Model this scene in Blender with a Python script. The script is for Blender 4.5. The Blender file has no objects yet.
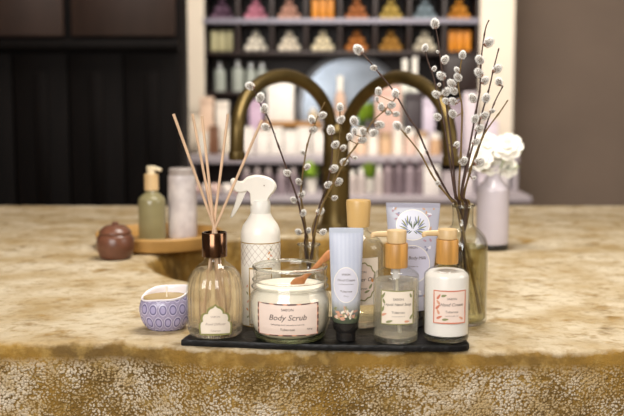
import bpy, bmesh, math, random
from mathutils import Vector, Matrix, noise
random.seed(7)
PI = math.pi
C = bpy.context.scene.collection
S = bpy.context.scene

# ------------------------------------------------------------------ camera
EYE = 0.311                     # lens height above the slate board
PITCH = math.radians(6.5)
FPX = 1000.0
cam = bpy.data.cameras.new('camera'); cam_o = bpy.data.objects.new('camera', cam); C.objects.link(cam_o)
cam.sensor_width = 36.0; cam.lens = 36.0 * FPX / 624.0
cam_o.location = (0, 0, EYE); cam_o.rotation_euler = (PI/2 - PITCH, 0, 0)
cam.dof.use_dof = True; cam.dof.focus_distance = 1.30; cam.dof.aperture_fstop = 4.6
cam.clip_end = 50
S.camera = cam_o

# ------------------------------------------------------------------ world and light
w = bpy.data.worlds.new('world'); S.world = w; w.use_nodes = True
w.node_tree.nodes['Background'].inputs[0].default_value = (1, .93, .84, 1)
w.node_tree.nodes['Background'].inputs[1].default_value = 0.35

def area(name, loc, rot, sx, sy, power, col):
    l = bpy.data.lights.new(name, 'AREA'); l.shape = 'RECTANGLE'; l.size = sx; l.size_y = sy
    l.energy = power; l.color = col
    o = bpy.data.objects.new(name, l); C.objects.link(o); o.location = loc; o.rotation_euler = rot
    return o
def aim(o, tgt):
    o.rotation_euler = (Vector(tgt) - o.location).to_track_quat('-Z', 'Y').to_euler()
aim(area('ceiling_lamp_over_basin', (0.15, 1.75, 1.45), (0, 0, 0), .7, .5, 19, (1, .95, .87)), (0.1, 1.6, 0))
aim(area('front_fill_light', (-.9, -1.3, 1.1), (0, 0, 0), 1.8, 1.3, 60, (1, .98, .96)), (0, 1.4, .1))  # added fill from behind the camera, no window there
aim(area('side_fill_light', (1.9, .9, .9), (0, 0, 0), .9, .9, 10, (1, .95, .88)), (0.1, 1.35, .08))  # unseen fill lamp from the right, not a window
aim(area('ceiling_lamp_over_display', (.1, 3.7, 1.5), (0, 0, 0), 2.4, .5, 58, (1, .93, .85)), (.1, 5.3, 0.3))
S.view_settings.view_transform = 'Standard'; S.view_settings.look = 'None'
S.view_settings.exposure = 0.36; S.view_settings.gamma = 1.0; S.view_settings.use_curve_mapping = False
S.cycles.transparent_max_bounces = 32; S.cycles.max_bounces = 14
S.cycles.transmission_bounces = 14; S.cycles.sample_clamp_indirect = 4.0

# ------------------------------------------------------------------ helpers
def at(px, py, Y):
    """world point seen at photo pixel (px, py) on the upright plane y = Y"""
    dx = (px - 312) / FPX; dy = -(py - 208) / FPX
    fy = math.cos(PITCH) + dy * math.sin(PITCH)
    fz = -math.sin(PITCH) + dy * math.cos(PITCH)
    k = Y / fy
    return Vector((dx * k, Y, EYE + fz * k))

def lin(c):
    if isinstance(c, str):
        c = [int(c[i:i+2], 16) / 255 for i in (0, 2, 4)]
    return tuple((v / 12.92 if v <= .04045 else ((v + .055) / 1.055) ** 2.4) for v in c) + (1,)

def mat(name, col, rough=.5, metal=0, var=.0, scale=30, bump=0, bscale=200, spec=.5, trans=0, sheen=0, stretch=None, col2=None, emit=0):
    m = bpy.data.materials.new(name); m.use_nodes = True
    nt = m.node_tree; p = nt.nodes['Principled BSDF']
    p.inputs['Base Color'].default_value = lin(col); p.inputs['Roughness'].default_value = rough
    p.inputs['Metallic'].default_value = metal; p.inputs['Specular IOR Level'].default_value = spec
    p.inputs['Sheen Weight'].default_value = sheen
    if sheen: p.inputs['Sheen Roughness'].default_value = .4
    tc = nt.nodes.new('ShaderNodeTexCoord'); mp = nt.nodes.new('ShaderNodeMapping')
    nt.links.new(tc.outputs['Object'], mp.inputs[0])
    if stretch: mp.inputs['Scale'].default_value = stretch
    if var or col2:
        n = nt.nodes.new('ShaderNodeTexNoise'); n.inputs['Scale'].default_value = scale; n.inputs['Detail'].default_value = 5
        nt.links.new(mp.outputs[0], n.inputs['Vector'])
        mx = nt.nodes.new('ShaderNodeMix'); mx.data_type = 'RGBA'
        c = lin(col); mx.inputs['A'].default_value = c
        mx.inputs['B'].default_value = lin(col2) if col2 else tuple(v * (1 - var) for v in c[:3]) + (1,)
        r = nt.nodes.new('ShaderNodeMapRange'); r.inputs[1].default_value = .35; r.inputs[2].default_value = .65
        nt.links.new(n.outputs['Fac'], r.inputs[0]); nt.links.new(r.outputs[0], mx.inputs['Factor'])
        nt.links.new(mx.outputs['Result'], p.inputs['Base Color'])
    if bump:
        n = nt.nodes.new('ShaderNodeTexNoise'); n.inputs['Scale'].default_value = bscale; n.inputs['Detail'].default_value = 4
        nt.links.new(mp.outputs[0], n.inputs['Vector'])
        b = nt.nodes.new('ShaderNodeBump'); b.inputs['Strength'].default_value = bump; b.inputs['Distance'].default_value = .002
        nt.links.new(n.outputs['Fac'], b.inputs['Height']); nt.links.new(b.outputs[0], p.inputs['Normal'])
    if emit:
        p.inputs['Emission Color'].default_value = lin(col); p.inputs['Emission Strength'].default_value = emit
    return m

def glass_wall(name, tint=(.97, .98, .97), gloss=.02, ior=1.5):
    """container wall: mirror sheen by Fresnel over clear see-through"""
    m = bpy.data.materials.new(name); m.use_nodes = True; nt = m.node_tree; nt.nodes.clear()
    out = nt.nodes.new('ShaderNodeOutputMaterial'); mx = nt.nodes.new('ShaderNodeMixShader')
    tr = nt.nodes.new('ShaderNodeBsdfTransparent'); gl = nt.nodes.new('ShaderNodeBsdfGlossy')
    lw = nt.nodes.new('ShaderNodeLayerWeight'); lw.inputs['Blend'].default_value = .28
    lw2 = nt.nodes.new('ShaderNodeLayerWeight'); lw2.inputs['Blend'].default_value = .35
    ed = nt.nodes.new('ShaderNodeMix'); ed.data_type = 'RGBA'
    ed.inputs['A'].default_value = tint + (1,); ed.inputs['B'].default_value = tuple(v * .80 for v in tint) + (1,)
    pw = nt.nodes.new('ShaderNodeMath'); pw.operation = 'POWER'; pw.inputs[1].default_value = 2.5
    nt.links.new(lw2.outputs['Facing'], pw.inputs[0]); nt.links.new(pw.outputs[0], ed.inputs['Factor'])
    nt.links.new(ed.outputs['Result'], tr.inputs[0])
    gl.inputs['Roughness'].default_value = gloss
    pf = nt.nodes.new('ShaderNodeMath'); pf.operation = 'POWER'; pf.inputs[1].default_value = 3.5
    mf = nt.nodes.new('ShaderNodeMapRange'); mf.inputs[3].default_value = .045; mf.inputs[4].default_value = .6
    lw.inputs['Blend'].default_value = .5
    nt.links.new(lw.outputs['Facing'], pf.inputs[0]); nt.links.new(pf.outputs[0], mf.inputs[0])
    nt.links.new(mf.outputs[0], mx.inputs[0]); nt.links.new(tr.outputs[0], mx.inputs[1]); nt.links.new(gl.outputs[0], mx.inputs[2])
    nt.links.new(mx.outputs[0], out.inputs[0])
    return m

def liquid(name, tint, ior=1.33, rough=0.0, trans=.35, cloud=0):
    """clear liquid: refraction mixed with straight see-through, both tinted"""
    m = bpy.data.materials.new(name); m.use_nodes = True; nt = m.node_tree; nt.nodes.clear()
    out = nt.nodes.new('ShaderNodeOutputMaterial'); mx = nt.nodes.new('ShaderNodeMixShader')
    g = nt.nodes.new('ShaderNodeBsdfGlass'); g.inputs['IOR'].default_value = ior; g.inputs['Roughness'].default_value = rough
    g.inputs['Color'].default_value = tint + (1,)
    t = nt.nodes.new('ShaderNodeBsdfTransparent'); t.inputs[0].default_value = tint + (1,)
    mx.inputs[0].default_value = trans
    nt.links.new(g.outputs[0], mx.inputs[1]); nt.links.new(t.outputs[0], mx.inputs[2])
    last = mx
    if cloud:
        d = nt.nodes.new('ShaderNodeBsdfDiffuse'); tl = nt.nodes.new('ShaderNodeBsdfTranslucent'); m1 = nt.nodes.new('ShaderNodeMixShader'); last = nt.nodes.new('ShaderNodeMixShader')
        for q in (d, tl): q.inputs[0].default_value = tuple(v ** 2 for v in tint) + (1,)
        m1.inputs[0].default_value = .5; last.inputs[0].default_value = cloud
        nt.links.new(d.outputs[0], m1.inputs[1]); nt.links.new(tl.outputs[0], m1.inputs[2])
        nt.links.new(mx.outputs[0], last.inputs[1]); nt.links.new(m1.outputs[0], last.inputs[2])
    nt.links.new(last.outputs[0], out.inputs[0])
    return m

def obj(name, bm, m, parent=None, smooth=True, loc=None, rotz=0):
    bmesh.ops.recalc_face_normals(bm, faces=bm.faces[:])
    me = bpy.data.meshes.new(name); bm.to_mesh(me); bm.free()
    for k in (m if isinstance(m, (list, tuple)) else [m]): me.materials.append(k)
    if smooth:
        me.polygons.foreach_set('use_smooth', [True] * len(me.polygons))
        try: me.set_sharp_from_angle(angle=math.radians(42))
        except Exception: pass
    o = bpy.data.objects.new(name, me); C.objects.link(o)
    if parent: o.parent = parent
    if loc is not None: o.location = loc
    o.rotation_euler[2] = rotz
    return o
def tag(o, label, cat, group=None):
    o['label'] = label; o['category'] = cat
    if group: o['group'] = group
    return o
def thing(name, label, cat, loc=(0, 0, 0), rotz=0, group=None):
    o = bpy.data.objects.new(name, None); C.objects.link(o); o.empty_display_size = .02
    o.location = loc; o.rotation_euler = (0, 0, rotz)
    return tag(o, label, cat, group)
def struct(name, bm, m, parent=None, smooth=False):
    o = obj(name, bm, m, parent, smooth)
    if not parent: o['kind'] = 'structure'
    return o
def facecam(x, y): return -math.atan2(x, y)

def box(bm, c, s, bevel=0, rot=None, mi=0, seg=2):
    r = bmesh.ops.create_cube(bm, size=1.0)
    vs = r['verts']; bmesh.ops.scale(bm, vec=s, verts=vs)
    fs = list({f for v in vs for f in v.link_faces})
    if bevel:
        es = list({e for v in vs for e in v.link_edges})
        rr = bmesh.ops.bevel(bm, geom=es, offset=bevel, segments=seg, affect='EDGES', profile=.5)
        vs = list({v for f in rr['faces'] for v in f.verts} | {v for v in vs if v.is_valid})
        fs = list({f for v in vs for f in v.link_faces})
    if rot: bmesh.ops.rotate(bm, verts=vs, matrix=rot if isinstance(rot, Matrix) else Matrix.Rotation(rot, 3, 'Z'))
    bmesh.ops.translate(bm, vec=c, verts=vs)
    for f in fs: f.material_index = mi
    return vs
def B(c, s, bevel=0, rot=None):
    bm = bmesh.new(); box(bm, c, s, bevel, rot); return bm

def lathe(prof, seg=64, center=(0, 0, 0), mod=None, bm=None, sx=1, sy=1, mi=0, close=True):
    bm = bm or bmesh.new(); rings = []
    for (r, z) in prof:
        if r < 1e-6:
            rings.append([bm.verts.new((center[0], center[1], center[2] + z))]); continue
        ring = []
        for k in range(seg):
            a = 2 * PI * k / seg; rr = r * (mod(a, z) if mod else 1)
            ring.append(bm.verts.new((center[0] + rr * math.cos(a) * sx, center[1] + rr * math.sin(a) * sy, center[2] + z)))
        rings.append(ring)
    for a, b in zip(rings, rings[1:]):
        for k in range(seg):
            j = (k + 1) % seg
            if len(a) == 1 and len(b) == 1: break
            if len(a) == 1: f = bm.faces.new((a[0], b[j], b[k]))
            elif len(b) == 1: f = bm.faces.new((a[k], a[j], b[0]))
            else: f = bm.faces.new((a[k], a[j], b[j], b[k]))
            f.material_index = mi
    return bm

def spl(pts, n=8):
    """Catmull-Rom through points (any dimension)"""
    out = []; P = [pts[0]] + list(pts) + [pts[-1]]
    for i in range(1, len(P) - 2):
        for k in range(n):
            t = k / n; a, b, c, d = P[i-1], P[i], P[i+1], P[i+2]
            out.append(tuple(.5 * ((2*b[j]) + (-a[j]+c[j])*t + (2*a[j]-5*b[j]+4*c[j]-d[j])*t*t + (-a[j]+3*b[j]-3*c[j]+d[j])*t**3) for j in range(len(b))))
    out.append(tuple(pts[-1])); return out

def tube(pts, rad, seg=12, bm=None, mi=0, cap=True):
    """pts: list of Vector; rad: number or list"""
    bm = bm or bmesh.new(); pts = [Vector(p) for p in pts]; n = len(pts)
    rad = rad if isinstance(rad, (list, tuple)) else [rad] * n
    prev = None; rings = []
    for i, p in enumerate(pts):
        t = (pts[min(i+1, n-1)] - pts[max(i-1, 0)]).normalized()
        if prev is None: u = t.orthogonal().normalized()
        else: u = (prev - t * prev.dot(t)).normalized()
        prev = u; v = t.cross(u)
        rings.append([bm.verts.new(p + (u * math.cos(2*PI*k/seg) + v * math.sin(2*PI*k/seg)) * rad[i]) for k in range(seg)])
    for a, b in zip(rings, rings[1:]):
        for k in range(seg):
            f = bm.faces.new((a[k], a[(k+1) % seg], b[(k+1) % seg], b[k])); f.material_index = mi
    if cap:
        for r_ in (rings[0], rings[-1]):
            f = bm.faces.new(r_); f.material_index = mi
    return bm

def interp(prof, z):
    """outer radius at height z of a profile (r, z) rising in z"""
    pr = [q for q in prof]
    for (r0, z0), (r1, z1) in zip(pr, pr[1:]):
        if z0 <= z <= z1 and z1 > z0: return r0 + (r1 - r0) * (z - z0) / (z1 - z0)
    return pr[-1][0]
def cyl(rf, turn=0.0):
    """wrap (u, v, d) round a bottle whose radius at height v is rf(v)"""
    def f(u, v, d):
        r = rf(v); a = u / r + turn
        return Vector(((r + d) * math.sin(a), -(r + d) * math.cos(a), v))
    return f

def plate(outline, f, d0, d1, n=6, bm=None, mi=0):
    """solid sticker: star-shaped outline (u, v) laid on a surface between offsets d0 and d1"""
    bm = bm or bmesh.new(); cu = sum(p[0] for p in outline) / len(outline); cv = sum(p[1] for p in outline) / len(outline)
    lay = []
    for d in (d0, d1):
        rings = [[bm.verts.new(f(cu, cv, d))]]
        for k in range(1, n + 1):
            t = k / n; rings.append([bm.verts.new(f(cu + (u - cu) * t, cv + (v - cv) * t, d)) for (u, v) in outline])
        m_ = len(outline)
        for a, b in zip(rings, rings[1:]):
            for k in range(m_):
                j = (k + 1) % m_
                fc = bm.faces.new((a[0], b[k], b[j])) if len(a) == 1 else bm.faces.new((a[k], a[j], b[j], b[k]))
                fc.material_index = mi
        lay.append(rings[-1])
    for k in range(len(outline)):
        j = (k + 1) % len(outline); fc = bm.faces.new((lay[0][k], lay[0][j], lay[1][j], lay[1][k])); fc.material_index = mi
    return bm
def band(outer, inner, f, d0, d1, bm=None, mi=0, skip=None):
    bm = bm or bmesh.new(); n = len(outer)
    R = [[bm.verts.new(f(u, v, d)) for (u, v) in ol] for d in (d0, d1) for ol in (outer, inner)]
    for k in range(n):
        if skip and skip(k): continue
        j = (k + 1) % n
        for a, b in ((0, 1), (2, 3), (0, 2), (1, 3)):
            fc = bm.faces.new((R[a][k], R[a][j], R[b][j], R[b][k])); fc.material_index = mi
    return bm
def rect(w, h, cu=0, cv=0, n=10, r=0.0):
    P = []
    c = [(-w/2, -h/2), (w/2, -h/2), (w/2, h/2), (-w/2, h/2)]
    for i in range(4):
        a, b = c[i], c[(i+1) % 4]
        for k in range(n): P.append((cu + a[0] + (b[0]-a[0])*k/n, cv + a[1] + (b[1]-a[1])*k/n))
    return P
def oval(w, h, cu=0, cv=0, n=40, wob=0, lobes=0):
    return [(cu + w/2 * (1 + wob*math.cos(lobes*2*PI*k/n)) * math.cos(2*PI*k/n), cv + h/2 * (1 + wob*math.cos(lobes*2*PI*k/n)) * math.sin(2*PI*k/n)) for k in range(n)]
def grow(ol, k, cu=None, cv=None):
    cu = sum(p[0] for p in ol)/len(ol); cv = sum(p[1] for p in ol)/len(ol)
    o = []
    for (u, v) in ol:
        L = math.hypot(u-cu, v-cv) or 1; o.append((u + (u-cu)/L*k, v + (v-cv)/L*k))
    return o

def letters(name, lines, f, m, parent, d=.0006):
    """lines: (text, size, u, v, shear); real font outlines wrapped on the surface"""
    bm = bmesh.new()
    for (txt, size, u0, v0, sh) in lines:
        cu = bpy.data.curves.new('t', 'FONT'); cu.body = txt; cu.size = size; cu.align_x = 'CENTER'; cu.align_y = 'CENTER'
        cu.shear = sh; cu.resolution_u = 3
        to = bpy.data.objects.new('t', cu); C.objects.link(to); bpy.context.view_layer.update()
        me = bpy.data.meshes.new_from_object(to.evaluated_get(bpy.context.evaluated_depsgraph_get()))
        vs = [bm.verts.new(f(v.co.x + u0, v.co.y + v0, d)) for v in me.vertices]
        for p in me.polygons:
            try: bm.faces.new([vs[i] for i in p.vertices])
            except ValueError: pass
        bpy.data.objects.remove(to); bpy.data.curves.remove(cu); bpy.data.meshes.remove(me)
    return obj(name, bm, m, parent, smooth=False)

def leaf(bm, f, u, v, L, W, ang, d0, d1, mi=0):
    ol = []
    for k in range(10):
        t = 2*PI*k/10; a = math.cos(t)*L/2; b = math.sin(t)*W/2*(1-.35*math.cos(t))
        ol.append((u + a*math.cos(ang) - b*math.sin(ang), v + a*math.sin(ang) + b*math.cos(ang)))
    plate(ol, f, d0, d1, 1, bm, mi)
def sprigs(name, spots, f, mats, parent, d=.0005):
    bm = bmesh.new()
    for (u, v, L, W, ang, mi) in spots: leaf(bm, f, u, v, L, W, ang, d-.0001, d, mi)
    return obj(name, bm, mats, parent, smooth=False)

# ------------------------------------------------------------------ materials
M = dict(
    print_=mat('printed ink', '5a4a44', .7), ink_light=mat('pale ink', 'a8968c', .7),
    paper=mat('label paper', 'efe3d3', .6, var=.04, scale=60), pinkpaper=mat('blush label paper', 'efdcd0', .6, var=.04, scale=60),
    green=mat('label green', '8c8a52', .6), coral=mat('label coral', 'cf8066', .6), maroon=mat('label maroon', '5c3a34', .6),
    gold=mat('gold print', 'a8842c', .45, .15), leafg=mat('printed leaf green', '8d9062', .6), leafp=mat('printed petal', 'd9a184', .6),
    leafo=mat('printed orange petal', 'd2904a', .6), leafb=mat('printed blue leaf', '7d86a8', .6),
    white=mat('white plastic', 'f3efe6', .32), bronze=mat('bronze collar', '6b4e3a', .16, .95),
    beech=mat('beech wood', 'd8a053', .42, var=.35, scale=14, stretch=(9, 9, 1), bump=.1, bscale=80),
    palewood=mat('pale beech wood', 'dcbd8c', .4, var=.12, scale=14, stretch=(6, 6, 1)),
    spoon=mat('wooden spoon', 'b97a48', .5, var=.3, scale=40, stretch=(4, 4, 1)),
    reed=mat('rattan reed', 'ddbb9b', .6, var=.25, scale=120, stretch=(1, 1, .1)),
    slate=mat('slate', '0e0d0e', .45, var=.5, scale=60, bump=1.0, bscale=90, spec=.3),
    brass=mat('aged brass', '66552f', .40, .75, var=.4, scale=14, bump=.12, bscale=60),
    bark=mat('willow bark', '4b3226', .6, var=.4, scale=90), barkg=mat('olive willow bark', '79602f', .55, var=.3, scale=60),
    scale_=mat('brown bud scale', '7a4a2c', .5), fuzzc=mat('catkin grey core', '9a9186', .95), fuzz=mat('catkin silk', 'fffdf9', .8, sheen=.3),
    cream=mat('body scrub', 'f8f0e0', .55, bump=.25, bscale=500, var=.05, scale=90), lotion=mat('hand cream lotion', 'f6f1ec', .3),
    glass=glass_wall('clear glass'), glass2=glass_wall('green tinged glass', (.99, .995, .985)),
    thick=liquid('thick glass', (.98, .985, .97), 1.5, trans=.25),
    oil=liquid('scented oil', (.99, .95, .87), 1.36, trans=.42, cloud=.07), soap=liquid('clear soap', (.99, .965, .90), 1.34, trans=.55, cloud=.17),
    water=liquid('vase water', (.84, .81, .62), 1.33, trans=.6), straw=liquid('straw shower oil', (.97, .94, .85), 1.34, trans=.65, cloud=.12),
    black=mat('black plastic', '232120', .25), darkwood=mat('dark stained wood', '0d0908', .6, var=.3, scale=6, stretch=(5, 5, 1), spec=.08),
    shelfwood=mat('dark shelf wood', '2a1b17', .5, var=.3, scale=8), lit_shelfedge=mat('lit shelf edge tone', '8d8996', .4, var=.05),  # shelf edge: light on the board fronts put into a paler colour
)

# ------------------------------------------------------------------ setting
FLOOR = -.92; CEIL = 1.75; XL, XR, YB, YF = -3.0, 3.0, 5.95, -2.2
wallm = mat('cream plaster', 'e6dac8', .8, var=.06, scale=3)
backm = mat('taupe plaster', '7d6d60', .8, var=.1, scale=3)
def room(name, c, s, m): return struct(name, B(c, s), m)
room('floor', (0, (YB+YF)/2, FLOOR-.05), (6.2, YB-YF+.2, .1), mat('stone floor', 'a59a8a', .5, var=.2, scale=4))
room('ceiling', (0, (YB+YF)/2, CEIL+.05), (6.2, YB-YF+.2, .1), wallm)
room('wall_back', (0, YB+.05, (FLOOR+CEIL)/2), (6.2, .1, CEIL-FLOOR), backm)
room('wall_front', (0, YF-.05, (FLOOR+CEIL)/2), (6.2, .1, CEIL-FLOOR), wallm)
room('wall_left', (XL-.05, (YB+YF)/2, (FLOOR+CEIL)/2), (.1, YB-YF, CEIL-FLOOR), backm)
room('wall_right', (XR+.05, (YB+YF)/2, (FLOOR+CEIL)/2), (.1, YB-YF, CEIL-FLOOR), backm)
YP = 5.3
def px_box(x0, x1, Y): return at(x0, 94, Y).x, at(x1, 94, Y).x
a, b = px_box(183, 205, YP); room('trim_1', ((a+b)/2, YP+.3, (FLOOR+CEIL)/2), (b-a, .6, CEIL-FLOOR), wallm)
a, b = px_box(479, 513, YP); room('trim_2', ((a+b)/2, YP+.3, (FLOOR+CEIL)/2), (b-a, .6, CEIL-FLOOR), wallm)

# stone basin ---------------------------------------------------------------
def stone_material():
    m = bpy.data.materials.new('worn limestone'); m.use_nodes = True; nt = m.node_tree; p = nt.nodes['Principled BSDF']
    N = nt.nodes.new; L = nt.links.new
    tc = N('ShaderNodeTexCoord'); sep = N('ShaderNodeSeparateXYZ'); L(tc.outputs['Object'], sep.inputs[0])
    def nz(scale, det=4, rough=.55):
        n = N('ShaderNodeTexNoise'); n.inputs['Scale'].default_value = scale; n.inputs['Detail'].default_value = det; n.inputs['Roughness'].default_value = rough
        L(tc.outputs['Object'], n.inputs['Vector']); return n.outputs['Fac']
    def mr(x, a, b, c=0, d=1):
        r = N('ShaderNodeMapRange'); r.inputs[1].default_value = a; r.inputs[2].default_value = b; r.inputs[3].default_value = c; r.inputs[4].default_value = d
        L(x, r.inputs[0]); return r.outputs[0]
    def ma(op, a, b):
        q = N('ShaderNodeMath'); q.operation = op
        for i, v in enumerate((a, b)):
            if isinstance(v, (int, float)): q.inputs[i].default_value = v
            else: L(v, q.inputs[i])
        return q.outputs[0]
    def mix(fac, a, b):
        x = N('ShaderNodeMix'); x.data_type = 'RGBA'
        for k, v in (('A', a), ('B', b)):
            if isinstance(v, tuple): x.inputs[k].default_value = v
            else: L(v, x.inputs[k])
        L(fac, x.inputs['Factor']); return x.outputs['Result']
    z = sep.outputs['Z']
    top = mix(mr(nz(9), .38, .68), lin('d3c6ac'), lin('ae966a'))
    top = mix(mr(nz(70, 6), .5, .7, 0, .7), top, lin('9a8052'))
    top = mix(mr(nz(5, 5, .65), .5, .66, 0, .35), top, lin('a88f60'))
    gold = mix(mr(nz(14), .35, .65), lin('9a7529'), lin('6c5220'))
    gold = mix(mr(nz(45, 5), .5, .75, 0, .7), gold, lin('c2a25c'))
    vo = N('ShaderNodeTexVoronoi'); vo.inputs['Scale'].default_value = 290; vo.inputs['Randomness'].default_value = .9
    wn = N('ShaderNodeTexNoise'); wn.inputs['Scale'].default_value = 260; wn.inputs['Detail'].default_value = 3; L(tc.outputs['Object'], wn.inputs['Vector'])
    vm = N('ShaderNodeVectorMath'); vm.operation = 'MULTIPLY_ADD'; L(wn.outputs['Color'], vm.inputs[0]); vm.inputs[1].default_value = (.004, .004, .004); L(tc.outputs['Object'], vm.inputs[2])
    L(vm.outputs[0], vo.inputs['Vector'])
    thr = mr(nz(9, 3), .35, .62, .32, .66)
    dots = mr(ma('SUBTRACT', thr, vo.outputs['Distance']), -.08, .18)
    below = mr(z, -.026, -.044)                  # hammered pits begin under the smooth nose
    dots = ma('MULTIPLY', dots, ma('MULTIPLY', below, mr(sep.outputs['Y'], 1.40, 1.34)))
    face = mix(dots, gold, mix(mr(nz(30), .4, .6), lin('e2d4bc'), lin('c4aa7c')))
    edge = ma('ADD', z, ma('MULTIPLY', ma('SUBTRACT', nz(22, 5, .6), .5), .030))
    isface = mr(edge, -.0095, -.0150)
    L(mix(isface, top, face), p.inputs['Base Color'])
    p.inputs['Roughness'].default_value = .75
    b1 = N('ShaderNodeBump'); b1.inputs['Strength'].default_value = .8; b1.inputs['Distance'].default_value = .006
    h = ma('ADD', ma('ADD', ma('MULTIPLY', nz(60, 8, .65), 1.0), ma('MULTIPLY', nz(11, 4, .6), 2.2)), ma('MULTIPLY', ma('MULTIPLY', vo.outputs['Distance'], -1.0), below))
    L(h, b1.inputs['Height']); L(b1.outputs[0], p.inputs['Normal'])
    return m
CX, CY, RB = 0.0, 1.93, .312
YFR, YBK, XH = 1.227, 2.87, 1.35
bm = bmesh.new(); NA = 720; rings = []
def edge_pt(t):
    dx, dy = math.cos(t), math.sin(t)
    k = min((XH / abs(dx)) if abs(dx) > 1e-9 else 9e9, ((YBK-CY)/dy if dy > 1e-9 else 9e9), ((CY-YFR)/-dy if dy < -1e-9 else 9e9))
    return dx*k, dy*k
ZT = -.008
bowl = [(.0, -.21), (.12, -.208), (.2, -.195), (.255, -.165), (.283, -.12), (.295, -.08), (.302, -.04), (.306, -.022), (.314, -.012), (.326, ZT-.0006)]
for r, z in bowl[1:]: rings.append([(CX + r*math.cos(2*PI*k/NA), CY + r*math.sin(2*PI*k/NA), z) for k in range(NA)])
E = [edge_pt(2*PI*k/NA) for k in range(NA)]
for s in [i/30 for i in range(1, 31)]:
    ring = []
    for k in range(NA):
        t = 2*PI*k/NA; ex, ey = E[k]; L_ = math.hypot(ex, ey); sc = (L_-.012)/L_
        x0, y0 = .326*math.cos(t), .326*math.sin(t)
        ring.append((CX + x0 + (ex*sc-x0)*s, CY + y0 + (ey*sc-y0)*s, ZT))
    rings.append(ring)
for (o_, z) in [(.006, -.0095), (.002, -.013), (0, -.018)] + [(0, -.018-.008*i) for i in range(1, 22)] + [(.0, -.3), (.0, -.5), (.0, FLOOR)]:
    ring = []
    for k in range(NA):
        ex, ey = E[k]; L_ = math.hypot(ex, ey); sc = (L_-o_)/L_
        ring.append((CX + ex*sc, CY + ey*sc, z))
    rings.append(ring)
V = []
for ri, ring in enumerate(rings):
    row = []
    for (x, y, z) in ring:
        if ri > 9 and y < 1.6:
            y += .038*min(1, max(0, (-.13-x)/.10))*(1.6-y)/(1.6-YFR)*(1 if z > -.2 else .5)
        p = Vector((x, y, z)); n1 = noise.fractal(p*14, 1, 2, 4); n2 = noise.fractal(p*4+Vector((5, 0, 0)), 1, 2, 3)
        if z < -.0085 and z > FLOOR+.01 and ri > 12:          # outer faces: uneven, worn
            p += Vector((0, -1, 0))*(n1*.004 + n2*.006) if y < CY else Vector((0, 1, 0))*(n1*.004)
        elif ri > 10 and z >= -.0085:
            far = min(1, max(0, (YFR+.02-y)/.03+0))
            p.z += -abs(n1)*.0012*(1 if y < 1.9 else 2)
            if ri > 36: p.y += -(n1*.004 + n2*.006) if y < 1.3 else 0
        else:
            p.x += n1*.004; p.y += n2*.004
        row.append(bm.verts.new(p))
    V.append(row)
c0 = bm.verts.new((CX, CY, -.21))
for k in range(NA): bm.faces.new((c0, V[0][k], V[0][(k+1) % NA]))
for a_, b_ in zip(V, V[1:]):
    for k in range(NA): bm.faces.new((a_[k], b_[k], b_[(k+1) % NA], a_[(k+1) % NA]))
basin = obj('stone_basin', bm, stone_material())
tag(basin, 'weathered cream and ochre stone basin with pitted front face, carrying everything', 'stone sink')

# ------------------------------------------------------------------ slate board
ol = [(-.167, 1.247), (-.1, 1.237), (-.03, 1.226), (.06, 1.219), (.14, 1.216), (.192, 1.220), (.197, 1.25), (.193, 1.30), (.162, 1.333), (.155, 1.372), (.05, 1.38), (-.05, 1.385), (-.13, 1.372), (-.150, 1.35), (-.156, 1.30)]
ol = [(u + .0011*noise.noise(Vector((u*90, v*90, 0))), v + .0011*noise.noise(Vector((u*90, v*90, 4)))) for (u, v) in spl(ol + [ol[0]], 6)[:-1]]
bm = bmesh.new()
lay = [[bm.verts.new((u, v, z)) for (u, v) in (ol if z in (-.0015, -.0065) else grow(ol, -.0008))] for z in (-.0077, -.0065, -.0015, 0)]
bm.faces.new(lay[0]); bm.faces.new(lay[-1])
for a_, b_ in zip(lay, lay[1:]):
    for k in range(len(ol)): bm.faces.new((a_[k], a_[(k+1) % len(ol)], b_[(k+1) % len(ol)], b_[k]))
tag(obj('slate_board', bm, M['slate']), 'thin black slate board with rough edges under the row of toiletries', 'serving board')

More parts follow.
